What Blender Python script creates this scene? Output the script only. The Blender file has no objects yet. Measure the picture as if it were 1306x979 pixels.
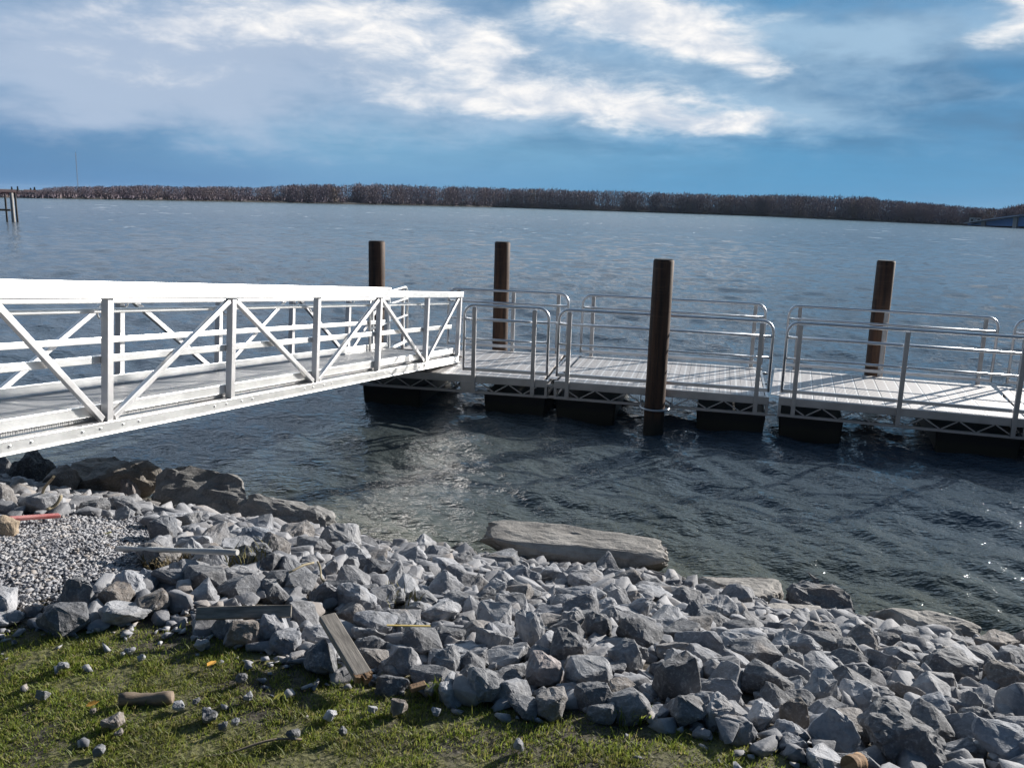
import bpy, bmesh, math, random
import numpy as np
from mathutils import Vector, Matrix, noise as mnoise

random.seed(11)
rng = np.random.default_rng(5)
S = bpy.context.scene
COL = S.collection

# ------------------------------------------------------------------ camera
FPX, PW, PH, CAMH = 1110.0, 1306.0, 979.0, 3.1
TH = math.atan((489.5 - 259.5) / FPX)
RO = 0.030
_F = np.array([0, math.cos(TH), -math.sin(TH)])
_R0 = np.array([1.0, 0, 0])
_U0 = np.array([0, math.sin(TH), math.cos(TH)])
_R = _R0 * math.cos(RO) + _U0 * math.sin(RO)
_U = -_R0 * math.sin(RO) + _U0 * math.cos(RO)
_C = np.array([0, 0, CAMH])
cam_d = bpy.data.cameras.new('camera')
cam_d.sensor_width = 36.0
cam_d.lens = 36.0 * FPX / PW
cam_d.clip_start = 0.05
cam_d.clip_end = 9000
cam = bpy.data.objects.new('camera', cam_d)
COL.objects.link(cam)
M = Matrix.Identity(4)
for i in range(3):
    M[i][0], M[i][1], M[i][2], M[i][3] = _R[i], _U[i], -_F[i], _C[i]
cam.matrix_world = M
S.camera = cam


def ray(px, py):
    return _F + _R * (px - PW / 2) / FPX - _U * (py - PH / 2) / FPX


def atz(px, py, z):
    d = ray(px, py)
    return _C + d * ((z - CAMH) / d[2])


def aty(px, py, y):
    d = ray(px, py)
    return _C + d * (y / d[1])


def proj(p):
    v = np.asarray(p, float) - _C
    return PW / 2 + FPX * (v @ _R) / (v @ _F), PH / 2 - FPX * (v @ _U) / (v @ _F)


# ------------------------------------------------------------------ exposure
S.view_settings.view_transform = 'Standard'
S.view_settings.look = 'None'
S.view_settings.exposure = 0.65
S.view_settings.gamma = 1.0
S.view_settings.use_curve_mapping = False

# ------------------------------------------------------------------ sun
SUN_AZ, SUN_EL = math.radians(52.0), math.radians(20.5)   # azimuth clockwise from +Y
sd = bpy.data.lights.new('sun', 'SUN')
sd.energy = 5.0
sd.angle = math.radians(0.53)
sd.color = (1.0, 0.95, 0.88)
sun = bpy.data.objects.new('sun', sd)
COL.objects.link(sun)
_sv = Vector((math.sin(SUN_AZ) * math.cos(SUN_EL), math.cos(SUN_AZ) * math.cos(SUN_EL), math.sin(SUN_EL)))
sun.rotation_euler = _sv.to_track_quat('Z', 'Y').to_euler()
sun.location = (30, 30, 30)


# ------------------------------------------------------------------ node helpers
class NT:
    """tiny expression builder for shader node trees"""
    def __init__(s, tree):
        s.t = tree
        tree.nodes.clear()

    def n(s, typ, **kw):
        nd = s.t.nodes.new(typ)
        for k, v in kw.items():
            setattr(nd, k, v)
        return nd

    def put(s, sock, v):
        if hasattr(v, 'is_output'):
            s.t.links.new(v, sock)
        else:
            if isinstance(v, (tuple, list)) and len(v) == 3 and sock.type == 'RGBA':
                v = (*v, 1)
            sock.default_value = v

    def m(s, op, a, b=0.0, c=0.0, clamp=False):
        nd = s.n('ShaderNodeMath', operation=op, use_clamp=clamp)
        s.put(nd.inputs[0], a)
        s.put(nd.inputs[1], b)
        s.put(nd.inputs[2], c)
        return nd.outputs[0]

    def add(s, a, b): return s.m('ADD', a, b)
    def sub(s, a, b): return s.m('SUBTRACT', a, b)
    def mul(s, a, b): return s.m('MULTIPLY', a, b)
    def mx(s, a, b): return s.m('MAXIMUM', a, b)

    def ss(s, v, lo, hi, olo=0.0, ohi=1.0):
        nd = s.n('ShaderNodeMapRange', interpolation_type='SMOOTHSTEP')
        for i, q in enumerate((v, lo, hi, olo, ohi)):
            s.put(nd.inputs[i], q)
        return nd.outputs[0]

    def mix(s, f, a, b, blend='MIX'):
        nd = s.n('ShaderNodeMix', data_type='RGBA', blend_type=blend)
        s.put(nd.inputs[0], f)
        s.put(nd.inputs[6], a)
        s.put(nd.inputs[7], b)
        return nd.outputs[2]

    def vec(s, x, y, z):
        nd = s.n('ShaderNodeCombineXYZ')
        for i, q in enumerate((x, y, z)):
            s.put(nd.inputs[i], q)
        return nd.outputs[0]

    def xyz(s, v):
        nd = s.n('ShaderNodeSeparateXYZ')
        s.put(nd.inputs[0], v)
        return nd.outputs

    def vm(s, op, a, b):
        nd = s.n('ShaderNodeVectorMath', operation=op)
        s.put(nd.inputs[0], a)
        s.put(nd.inputs[1], b)
        return nd.outputs[0]

    def noise(s, v, scale, detail=4.0, rough=0.5, dist=0.0, col=False):
        nd = s.n('ShaderNodeTexNoise')
        s.put(nd.inputs['Vector'], v)
        nd.inputs['Scale'].default_value = scale
        nd.inputs['Detail'].default_value = detail
        nd.inputs['Roughness'].default_value = rough
        nd.inputs['Distortion'].default_value = dist
        return nd.outputs[1 if col else 0]

    def ramp(s, f, stops):
        nd = s.n('ShaderNodeValToRGB')
        cr = nd.color_ramp
        while len(cr.elements) < len(stops):
            cr.elements.new(0.5)
        for e, (p, c) in zip(cr.elements, stops):
            e.position = p
            e.color = (*c, 1)
        s.put(nd.inputs[0], f)
        return nd.outputs[0]

    def bump(s, h, strength=0.5, dist=0.01, normal=None):
        nd = s.n('ShaderNodeBump')
        nd.inputs['Strength'].default_value = strength
        nd.inputs['Distance'].default_value = dist
        s.put(nd.inputs['Height'], h)
        if normal is not None:
            s.put(nd.inputs['Normal'], normal)
        return nd.outputs[0]

    def principled(s, base, rough=0.5, metal=0.0, normal=None, **kw):
        nd = s.n('ShaderNodeBsdfPrincipled')
        s.put(nd.inputs['Base Color'], base)
        s.put(nd.inputs['Roughness'], rough)
        s.put(nd.inputs['Metallic'], metal)
        if normal is not None:
            s.put(nd.inputs['Normal'], normal)
        for k, v in kw.items():
            s.put(nd.inputs[k.replace('_', ' ')], v)
        return nd.outputs[0]

    def out(s, sh):
        o = s.n('ShaderNodeOutputMaterial')
        s.t.links.new(sh, o.inputs[0])


def mat(name):
    m = bpy.data.materials.new(name)
    m.use_nodes = True
    return m, NT(m.node_tree)


# ------------------------------------------------------------------ sky
wd = bpy.data.worlds.new('World')
S.world = wd
wd.use_nodes = True
N = NT(wd.node_tree)
STR = 0.1
geo = N.n('ShaderNodeTexCoord').outputs['Generated']
X, Y, Z = N.xyz(N.n('ShaderNodeNewGeometry').outputs['Incoming'])
X, Y, Z = N.xyz(geo)
az = N.m('ARCTAN2', X, Y)                      # radians, + to the right
el = N.m('ARCSINE', N.m('MINIMUM', N.m('MAXIMUM', Z, -1.0), 1.0))
zc = N.add(N.mx(Z, 0.0), 0.10)
P = N.vec(N.m('DIVIDE', X, zc), N.m('DIVIDE', Y, zc), 0.0)     # cloud layer seen in perspective
nA = N.noise(P, 0.55, 9, 0.56, 0.25)
nB = N.noise(N.vm('ADD', P, (7.3, 2.1, 0.0)), 1.5, 8, 0.6, 0.2)
AE = N.vec(N.mul(az, 1.0), N.mul(el, 2.6), 0.0)
nW = N.noise(AE, 5.0, 6, 0.55)
nW2 = N.noise(N.vm('ADD', AE, (3.1, 5.2, 1.0)), 5.0, 6, 0.55)
nF = N.noise(AE, 15.0, 8, 0.62, 0.3)
azw = N.add(az, N.mul(N.sub(nW, 0.5), 0.20))
elw = N.add(el, N.mul(N.sub(nW2, 0.5), 0.085))


def sky_pos(px, py):
    d = ray(px, py)
    d = d / np.linalg.norm(d)
    return math.atan2(d[0], d[1]), math.asin(d[2])


def gauss(px, py, rx, ry, ang, amp, warped=True):
    a0, e0 = sky_pos(px, py)
    A, E_ = (azw, elw) if warped else (az, el)
    da, de = N.sub(A, a0), N.sub(E_, e0)
    ca, sa = math.cos(ang), math.sin(ang)
    u = N.add(N.mul(da, ca), N.mul(de, sa))
    v = N.sub(N.mul(de, ca), N.mul(da, sa))
    q = N.add(N.m('POWER', N.m('ABSOLUTE', N.mul(u, FPX / rx)), 2.0), N.m('POWER', N.m('ABSOLUTE', N.mul(v, FPX / ry)), 2.0))
    return N.mul(N.m('EXPONENT', N.mul(q, -1.0)), amp)


def total(lst):
    t = lst[0]
    for q in lst[1:]:
        t = N.add(t, q)
    return t


G = total([
    gauss(470, 30, 210, 50, -0.18, 1.0), gauss(250, 25, 200, 50, 0.05, 0.62), gauss(110, 80, 130, 50, 0.0, 0.35),
    gauss(620, 55, 60, 22, -0.4, 0.7),
    gauss(560, 124, 190, 27, -0.02, 0.80), gauss(760, 132, 150, 32, -0.12, 1.0), gauss(930, 152, 90, 15, -0.1, 0.8),
    gauss(850, 25, 130, 52, -0.22, 1.15), gauss(930, 65, 80, 27, -0.3, 0.75), gauss(760, 5, 90, 37, 0.0, 0.6),
    gauss(1270, 48, 80, 15, 0.15, 0.45), gauss(1330, -14, 60, 42, 0.0, 1.0), gauss(1060, 42, 70, 20, -0.3, 0.35),
    gauss(230, 118, 60, 20, 0.2, 0.45), gauss(1560, -170, 200, 150, 0.3, 1.1),
])
D = total([gauss(470, 92, 150, 22, -0.1, 0.9), gauss(700, 82, 160, 22, -0.15, 0.7), gauss(1000, 100, 110, 40, -0.2, 0.6),
           gauss(60, 205, 200, 34, 0.0, 0.35), gauss(1180, 110, 190, 70, 0.0, 0.30), gauss(640, 20, 60, 24, -0.3, 0.6)])
glow = total([gauss(650, 185, 300, 60, 0.0, 0.55, False), gauss(300, 150, 320, 90, 0.0, 0.35, False)])
Gv = total([gauss(200, 50, 260, 60, 0.05, 0.8), gauss(470, 40, 240, 60, -0.15, 0.8), gauss(90, 95, 150, 36, 0.0, 0.5), gauss(240, 115, 90, 26, -0.1, 0.6),
            gauss(680, 132, 330, 36, -0.05, 0.75), gauss(850, 35, 190, 70, -0.2, 0.85), gauss(1180, 45, 180, 22, 0.05, 0.45), gauss(1010, 155, 120, 14, -0.08, 0.45), gauss(1090, 60, 90, 14, -0.25, 0.5), gauss(1250, 120, 140, 16, 0.1, 0.35), gauss(60, 150, 160, 30, 0.1, 0.45), gauss(330, 165, 300, 30, 0.0, 0.4), gauss(1150, 90, 160, 30, 0.2, 0.30)])
high = N.ss(el, 0.24, 0.42)
Gh = N.mul(N.ss(nA, 0.42, 0.70), high)          # broken cloud of the same kind higher up
tex = N.add(N.mul(N.sub(nF, 0.5), 0.95), N.mul(N.sub(nB, 0.5), 0.55))
veil = N.ss(N.add(N.add(Gv, N.mul(Gh, 0.7)), tex), 0.10, 1.05)
bright = N.ss(N.add(N.add(N.mul(G, 0.85), N.mul(Gh, 0.35)), N.mul(tex, 0.95)), 0.42, 1.12)
side = N.ss(az, -0.35, 0.30)
K = 0.83 / STR
lowc = N.mix(side, (0.058 * K, 0.180 * K, 0.39 * K), (0.030 * K, 0.215 * K, 0.43 * K))
midc = N.mix(side, (0.160 * K, 0.265 * K, 0.425 * K), (0.045 * K, 0.215 * K, 0.42 * K))
base = N.mix(N.ss(N.add(el, N.mul(N.sub(nW2, 0.5), 0.10)), 0.0, 0.13), lowc, midc)
base = N.mix(N.m('MINIMUM', N.mul(glow, N.ss(nW, 0.2, 0.75, 0.7, 1.15)), 1.0), base, (0.165 * K, 0.350 * K, 0.510 * K))
mass = N.ss(N.add(N.mul(nW2, 0.6), N.mul(nB, 0.4)), 0.36, 0.62)
base = N.mix(N.mul(N.mul(N.sub(1.0, mass), N.add(0.35, N.mul(side, 0.65))), N.ss(el, 0.02, 0.10, 0.15, 0.80)), base, (0.040 * K, 0.125 * K, 0.245 * K))
base = N.mix(N.mul(D, N.ss(nB, 0.25, 0.7, 0.6, 1.0)), base, (0.070 * K, 0.150 * K, 0.265 * K))
front = N.mul(N.ss(el, 0.215, 0.36), N.mul(N.ss(el, 1.0, 0.60), N.ss(Y, 0.0, 0.5)))  # bright sky above the frame, added to lighten the water
base = N.mix(N.mul(front, N.ss(nB, 0.2, 0.7, 0.35, 0.95)), base, (0.62 * K, 0.76 * K, 0.92 * K))
skyt = N.n('ShaderNodeTexSky', sky_type='NISHITA', sun_disc=False, sun_elevation=SUN_EL, sun_rotation=SUN_AZ)
skyt.air_density = 1.0
skyt.dust_density = 0.6
cov = N.mx(N.ss(nA, 0.30, 0.62, 0.82, 0.96), N.ss(el, 0.22, 0.14, 0.0, 0.97))
c1 = N.mix(cov, skyt.outputs[0], base)
c1 = N.mix(N.mul(veil, 0.80), c1, N.mix(side, (0.37 * K, 0.44 * K, 0.56 * K), (0.30 * K, 0.44 * K, 0.58 * K)))
whitec = N.mix(N.ss(nF, 0.3, 0.7), (0.44 * K, 0.50 * K, 0.59 * K), (0.80 * K, 0.78 * K, 0.76 * K))
c2 = N.mix(bright, c1, whitec)
dim = N.m('MINIMUM', N.add(N.mul(N.ss(el, 0.55, 1.0), 0.75), N.mul(N.ss(Y, 0.45, -0.20), 0.80)), 0.90)  # unseen sky overhead and behind darkened to cut fill on the rocks
c2 = N.mix(dim, c2, (0.022 * K, 0.042 * K, 0.080 * K))
bg = N.n('ShaderNodeBackground')
N.put(bg.inputs[0], c2)
bg.inputs[1].default_value = STR
wo = N.n('ShaderNodeOutputWorld')
N.t.links.new(bg.outputs[0], wo.inputs[0])

# ------------------------------------------------------------------ object helpers
def tag(o, label=None, cat=None, group=None, kind=None):
    if label: o['label'] = label
    if cat: o['category'] = cat
    if group: o['group'] = group
    if kind: o['kind'] = kind
    return o


def empty(name, mtx):
    o = bpy.data.objects.new(name, None)
    COL.objects.link(o)
    o.matrix_world = mtx
    o.empty_display_size = 0.1
    return o


class MB:
    """collects boxes, beams and tubes into ONE mesh"""
    def __init__(s):
        s.v, s.f = [], []

    def raw(s, vs, fs):
        b = len(s.v)
        s.v += [tuple(q) for q in vs]
        s.f += [tuple(b + i for i in f) for f in fs]
        return s

    def box(s, x0, x1, y0, y1, z0, z1):
        vs = [(x, y, z) for z in (z0, z1) for y in (y0, y1) for x in (x0, x1)]
        return s.raw(vs, [(0, 2, 3, 1), (4, 5, 7, 6), (0, 1, 5, 4), (2, 6, 7, 3), (0, 4, 6, 2), (1, 3, 7, 5)])

    def beam(s, p0, p1, w, h, up=(0, 0, 1)):
        p0, p1 = Vector(p0), Vector(p1)
        d = (p1 - p0).normalized()
        u = Vector(up)
        sx = d.cross(u)
        if sx.length < 1e-4: sx = d.cross(Vector((1, 0, 0)))
        sx.normalize()
        u = sx.cross(d)
        vs = []
        for p in (p0, p1):
            for a, b in ((-1, -1), (1, -1), (1, 1), (-1, 1)):
                vs.append(p + sx * a * w / 2 + u * b * h / 2)
        return s.raw(vs, [(0, 1, 2, 3), (7, 6, 5, 4), (0, 4, 5, 1), (1, 5, 6, 2), (2, 6, 7, 3), (3, 7, 4, 0)])

    def tube(s, path, r, n=10, caps=True, radii=None):
        path = [Vector(p) for p in path]
        rings = []
        ref = Vector((0.13, 0.31, 0.94))
        for i, p in enumerate(path):
            d = (path[min(i + 1, len(path) - 1)] - path[max(i - 1, 0)]).normalized()
            a = d.cross(ref)
            if a.length < 1e-3: a = d.cross(Vector((1, 0, 0)))
            a.normalize()
            b = d.cross(a)
            rr = radii[i] if radii else r
            rings.append([p + a * rr * math.cos(2 * math.pi * k / n) + b * rr * math.sin(2 * math.pi * k / n) for k in range(n)])
        vs = [q for ring in rings for q in ring]
        fs = []
        for i in range(len(path) - 1):
            for k in range(n):
                k2 = (k + 1) % n
                fs.append((i * n + k, i * n + k2, (i + 1) * n + k2, (i + 1) * n + k))
        if caps:
            fs.append(tuple(range(n))[::-1])
            fs.append(tuple((len(path) - 1) * n + k for k in range(n)))
        return s.raw(vs, fs)

    def build(s, name, m, parent=None, smooth=False, bevel=0.0):
        me = bpy.data.meshes.new(name)
        me.from_pydata(s.v, [], s.f)
        bm = bmesh.new()
        bm.from_mesh(me)
        bmesh.ops.recalc_face_normals(bm, faces=bm.faces)
        bm.to_mesh(me)
        bm.free()
        me.materials.append(m)
        if smooth:
            me.polygons.foreach_set('use_smooth', [len(p.vertices) == 4 for p in me.polygons])
        o = bpy.data.objects.new(name, me)
        COL.objects.link(o)
        if parent: o.parent = parent
        if bevel:
            b = o.modifiers.new('bevel', 'BEVEL')
            b.width = bevel
            b.segments = 2
            b.limit_method = 'ANGLE'
        return o


def npmesh(name, verts, faces, m, smooth=False):
    """verts (n,3), faces (k,3|4) numpy"""
    me = bpy.data.meshes.new(name)
    verts = np.asarray(verts, np.float32)
    faces = np.asarray(faces, np.int32)
    k = faces.shape[1]
    me.vertices.add(len(verts))
    me.vertices.foreach_set('co', verts.ravel())
    me.loops.add(faces.size)
    me.loops.foreach_set('vertex_index', faces.ravel())
    me.polygons.add(len(faces))
    me.polygons.foreach_set('loop_start', np.arange(0, faces.size, k, dtype=np.int32))
    if smooth:
        me.polygons.foreach_set('use_smooth', np.ones(len(faces), bool))
    me.update(calc_edges=True)
    if m: me.materials.append(m)
    o = bpy.data.objects.new(name, me)
    COL.objects.link(o)
    return o


def grid_faces(nr, nc):
    i = np.arange(nr - 1)[:, None] * nc + np.arange(nc - 1)[None, :]
    i = i.ravel()
    return np.stack([i, i + 1, i + nc + 1, i + nc], 1)


# ------------------------------------------------------------------ materials
def aluminium(name, col, rough, metal=1.0, scale=30.0):
    m, n = mat(name)
    co = n.n('ShaderNodeTexCoord').outputs['Object']
    a = n.noise(co, scale, 4, 0.6)
    b = n.noise(co, 3.0, 5, 0.6)
    c = n.mix(n.ss(b, 0.35, 0.7), tuple(q * 0.82 for q in col), col)
    r = n.add(rough - 0.06, n.mul(a, 0.12))
    n.out(n.principled(c, r, metal, n.bump(a, 0.08, 0.002)))
    return m


ALU = aluminium('bright_aluminium', (0.90, 0.90, 0.89), 0.42, 0.9)
ALU_P = aluminium('brushed_post_aluminium', (0.84, 0.83, 0.83), 0.46)
ALU_D = aluminium('dock_aluminium', (0.54, 0.54, 0.545), 0.45)
ALU_T = aluminium('tube_aluminium', (0.76, 0.78, 0.81), 0.36)

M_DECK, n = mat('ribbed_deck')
co = n.n('ShaderNodeTexCoord').outputs['Object']
x, y, z = n.xyz(co)
w = n.m('SINE', n.mul(x, 2 * math.pi / 0.0182))
b = n.noise(co, 2.2, 6, 0.65)
oi = n.noise(n.vec(n.m('FLOOR', n.m('DIVIDE', x, 0.155)), 0.0, 0.0), 9.7, 0)
c = n.mix(b, (0.38, 0.36, 0.35), (0.53, 0.505, 0.49))
c = n.mix(n.ss(oi, 0.3, 0.7), c, n.mix(0.35, c, (0.62, 0.58, 0.56)))
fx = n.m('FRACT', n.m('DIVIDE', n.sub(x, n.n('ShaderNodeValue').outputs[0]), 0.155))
c = n.mix(n.mul(n.ss(fx, 0.80, 0.84), n.ss(fx, 0.97, 0.99, 1.0, 0.0)), c, (0.66, 0.65, 0.64))  # pale stripe at plank edges paints in the sunlit side of the interlock ridges
n.out(n.principled(c, 0.48, 0.25, n.bump(w, 0.5, 0.003)))

M_GDECK, n = mat('gangway_deck')
co = n.n('ShaderNodeTexCoord').outputs['Object']
x, y, z = n.xyz(co)
w = n.m('SINE', n.mul(x, 2 * math.pi / 0.02))
b = n.noise(co, 1.7, 5, 0.6)
n.out(n.principled(n.mix(b, (0.24, 0.24, 0.245), (0.36, 0.36, 0.365)), 0.5, 0.25, n.bump(w, 0.5, 0.003)))

M_FLOAT, n = mat('black_float_plastic')
co = n.n('ShaderNodeTexCoord').outputs['Object']
z = n.xyz(co)[2]
b = n.noise(co, 6.0, 5, 0.6)
c = n.mix(n.ss(n.add(z, n.mul(b, 0.1)), -0.42, -0.30), (0.022, 0.020, 0.012), n.mix(b, (0.004, 0.004, 0.0045), (0.010, 0.010, 0.0105)))
n.out(n.principled(c, 0.55, 0.0, n.bump(b, 0.3, 0.01)))

M_PILE, n = mat('rusty_pile_steel')
co = n.n('ShaderNodeTexCoord').outputs['Object']
x, y, z = n.xyz(co)
st = n.noise(n.vec(n.mul(x, 18.0), n.mul(y, 18.0), n.mul(z, 1.2)), 1.0, 6, 0.65)
ban = n.noise(n.vec(n.mul(x, 1.0), n.mul(y, 1.0), n.mul(z, 22.0)), 1.0, 4, 0.7)
c = n.mix(n.ss(st, 0.3, 0.7), (0.022, 0.012, 0.008), (0.105, 0.050, 0.026))
c = n.mix(n.mul(n.ss(ban, 0.5, 0.75), n.ss(z, 1.2, 2.3)), c, (0.13, 0.075, 0.046))
c = n.mix(n.ss(z, 0.05, 0.38), (0.018, 0.016, 0.010), c)
n.out(n.principled(c, 0.72, 0.0, n.bump(n.add(st, ban), 0.35, 0.006)))

M_ROCK, n = mat('grey_limestone')
tc = n.n('ShaderNodeTexCoord')
co = tc.outputs['Object']
pos = n.n('ShaderNodeNewGeometry').outputs['Position']
rnd = n.n('ShaderNodeObjectInfo').outputs['Random']
big = n.noise(pos, 5.0, 6, 0.65)
fine = n.noise(pos, 60.0, 5, 0.7)
base1 = n.n('ShaderNodeObjectInfo').outputs['Color']     # each stone carries its own colour
c = n.mix(n.ss(big, 0.35, 0.68), n.mix(0.55, base1, (0.08, 0.08, 0.082)), base1)
c = n.mix(n.mul(n.ss(fine, 0.48, 0.72), 0.45), c, (0.52, 0.515, 0.52))
c = n.mix(n.mul(n.ss(n.noise(pos, 24.0, 4, 0.65), 0.52, 0.70), 0.5), c, (0.085, 0.083, 0.085))
c = n.mix(n.mul(n.ss(n.noise(pos, 3.1, 3, 0.6), 0.58, 0.75), 0.4), c, (0.24, 0.18, 0.13))
zz = n.xyz(pos)[2]
wet = n.ss(n.add(zz, n.mul(n.sub(big, 0.5), 0.25)), 0.03, 0.20, 1.0, 0.0)
c = n.mix(n.mul(wet, 0.75), c, (0.045, 0.042, 0.034))
hgt = n.add(n.mul(big, 1.2), n.mul(fine, 0.35))
n.out(n.principled(c, n.ss(wet, 0.0, 1.0, 0.8, 0.35), 0.0, n.bump(hgt, 0.8, 0.025)))

M_SLAB, n = mat('weathered_tan_stone')
pos = n.n('ShaderNodeNewGeometry').outputs['Position']
big = n.noise(pos, 3.5, 7, 0.68)
fine = n.noise(pos, 45.0, 5, 0.7)
c = n.mix(n.ss(big, 0.3, 0.7), (0.18, 0.165, 0.15), (0.40, 0.37, 0.335))
c = n.mix(n.mul(n.ss(fine, 0.5, 0.75), 0.4), c, (0.42, 0.40, 0.37))
zz = n.xyz(pos)[2]
wet = n.ss(n.add(zz, n.mul(n.sub(big, 0.5), 0.3)), 0.03, 0.2, 1.0, 0.0)
c = n.mix(n.mul(wet, 0.75), c, (0.04, 0.036, 0.028))
n.out(n.principled(c, 0.75, 0.0, n.bump(n.add(n.mul(big, 1.5), n.mul(fine, 0.4)), 0.6, 0.025)))

M_GROUND, n = mat('soil_and_gravel')
pos = n.n('ShaderNodeNewGeometry').outputs['Position']
a = n.noise(pos, 3.0, 6, 0.65)
b = n.noise(pos, 40.0, 6, 0.7)
vor = n.n('ShaderNodeTexVoronoi')
n.put(vor.inputs['Vector'], pos)
vor.inputs['Scale'].default_value = 38.0
c = n.mix(n.ss(a, 0.35, 0.65), (0.055, 0.045, 0.033), (0.10, 0.085, 0.065))
c = n.mix(n.ss(b, 0.5, 0.7), c, (0.15, 0.14, 0.125))
px_, py_, pz_ = n.xyz(pos)
lawn = n.ss(n.add(pz_, n.mul(n.sub(a, 0.5), 0.06)), 1.40, 1.455)
c = n.mix(n.mul(lawn, n.ss(a, 0.38, 0.6)), c, (0.135, 0.130, 0.052))
c = n.mix(n.ss(pz_, -0.1, 0.1, 1.0, 0.0), c, (0.05, 0.047, 0.032))
n.out(n.principled(c, 0.95, 0.0, n.bump(n.add(b, vor.outputs['Distance']), 0.7, 0.02)))

M_GRAVEL, n = mat('pale_gravel')
pos = n.n('ShaderNodeNewGeometry').outputs['Position']
vor = n.n('ShaderNodeTexVoronoi')
n.put(vor.inputs['Vector'], pos)
vor.inputs['Scale'].default_value = 33.0
cc = n.xyz(vor.outputs['Color'])[0]
c = n.ramp(cc, [(0.0, (0.10, 0.10, 0.112)), (0.35, (0.25, 0.25, 0.268)), (0.75, (0.40, 0.40, 0.415)), (1.0, (0.31, 0.275, 0.25))])
n.out(n.principled(c, 0.85, 0.0, n.bump(n.noise(pos, 120, 3, 0.6), 0.3, 0.004)))

M_GRASS, n = mat('grass_blades')
pos = n.n('ShaderNodeNewGeometry').outputs['Position']
a = n.noise(pos, 2.3, 4, 0.6)
b = n.noise(pos, 55.0, 2, 0.5)
c = n.ramp(b, [(0.28, (0.14, 0.20, 0.030)), (0.5, (0.22, 0.27, 0.045)), (0.60, (0.30, 0.30, 0.08)), (0.70, (0.40, 0.34, 0.17))])
c = n.mix(n.ss(a, 0.42, 0.66), c, n.mix(0.45, c, (0.13, 0.11, 0.05)))
p = n.principled(c, 0.55)
t = n.n('ShaderNodeBsdfTranslucent')
n.put(t.inputs[0], c)
ms = n.n('ShaderNodeMixShader')
ms.inputs[0].default_value = 0.6
n.t.links.new(p, ms.inputs[1])
n.t.links.new(t.outputs[0], ms.inputs[2])
n.out(ms.outputs[0])


def plain(name, c0, c1, scale, rough=0.8, stretch=(1, 1, 1), bump=0.3):
    m, n = mat(name)
    co = n.n('ShaderNodeTexCoord').outputs['Object']
    v = n.vm('MULTIPLY', co, stretch)
    a = n.noise(v, scale, 6, 0.65)
    n.out(n.principled(n.mix(n.ss(a, 0.3, 0.7), c0, c1), rough, 0.0, n.bump(a, bump, 0.008)))
    return m


M_WOOD = plain('weathered_board', (0.13, 0.115, 0.10), (0.30, 0.27, 0.235), 9.0, 0.8, (1, 9, 9))
M_FRESH = plain('freshly_split_wood', (0.15, 0.085, 0.045), (0.34, 0.215, 0.12), 30.0, 0.85, bump=0.8)
M_LOG = plain('bark_log', (0.14, 0.105, 0.075), (0.28, 0.215, 0.16), 10.0, 0.85, (1, 6, 6))
M_RED = plain('faded_red_paint', (0.38, 0.075, 0.07), (0.50, 0.22, 0.20), 7.0, 0.6)
M_STEM = plain('dry_stem', (0.20, 0.16, 0.10), (0.33, 0.28, 0.18), 12.0)
M_PIPE = plain('pale_pipe', (0.42, 0.41, 0.39), (0.56, 0.55, 0.52), 8.0, 0.5)
M_YEL = plain('yellow_strap', (0.42, 0.30, 0.08), (0.55, 0.42, 0.16), 8.0, 0.6)
M_LEAF = plain('orange_leaf', (0.50, 0.22, 0.03), (0.62, 0.36, 0.05), 20.0)
M_LEAFY = plain('yellow_leaf', (0.50, 0.42, 0.04), (0.60, 0.52, 0.10), 20.0)
M_TAN = plain('tan_stone', (0.26, 0.19, 0.13), (0.46, 0.37, 0.27), 9.0, 0.85)
M_CONC = plain('concrete', (0.30, 0.29, 0.28), (0.40, 0.39, 0.37), 6.0, 0.9)
M_WEED = plain('olive_weed', (0.07, 0.075, 0.02), (0.18, 0.15, 0.05), 30.0)
M_MOSS = plain('brown_moss', (0.06, 0.05, 0.02), (0.14, 0.10, 0.04), 30.0)
M_BARK = plain('grey_bark', (0.06, 0.05, 0.05), (0.10, 0.085, 0.08), 4.0)
M_EVER = plain('dark_needles', (0.012, 0.022, 0.016), (0.03, 0.045, 0.025), 0.6)
M_BLUE = plain('blue_bridge_paint', (0.02, 0.16, 0.42), (0.03, 0.19, 0.46), 0.3, 0.5)
M_WHITE = plain('white_siding', (0.72, 0.72, 0.70), (0.8, 0.8, 0.78), 0.5, 0.6)
M_ROOF = plain('dark_roof', (0.09, 0.05, 0.045), (0.13, 0.07, 0.06), 0.6, 0.8)
M_BRICK = plain('red_brick_wall', (0.22, 0.06, 0.05), (0.28, 0.09, 0.07), 2.0, 0.9)
M_MAST = plain('mast_steel', (0.30, 0.33, 0.38), (0.36, 0.39, 0.44), 0.3, 0.5)
M_DARKWIN = plain('dark_glass', (0.02, 0.025, 0.03), (0.03, 0.035, 0.04), 2.0, 0.15, bump=0.0)
M_BLACKPOST = plain('tarred_post', (0.015, 0.015, 0.018), (0.03, 0.028, 0.026), 3.0, 0.7)
M_SHORE = plain('far_bank_earth', (0.022, 0.02, 0.02), (0.04, 0.035, 0.03), 0.1, 0.95)

M_TWIG, n = mat('bare_wood_mass')
pos = n.n('ShaderNodeNewGeometry').outputs['Position']
a = n.noise(n.vm('MULTIPLY', pos, (1.0, 1.0, 0.2)), 0.12, 3, 0.6)
c = n.ramp(a, [(0.3, (0.150, 0.124, 0.160)), (0.5, (0.190, 0.150, 0.175)), (0.62, (0.20, 0.152, 0.152)), (0.75, (0.235, 0.175, 0.115))])
n.out(n.principled(c, 0.9))

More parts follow.
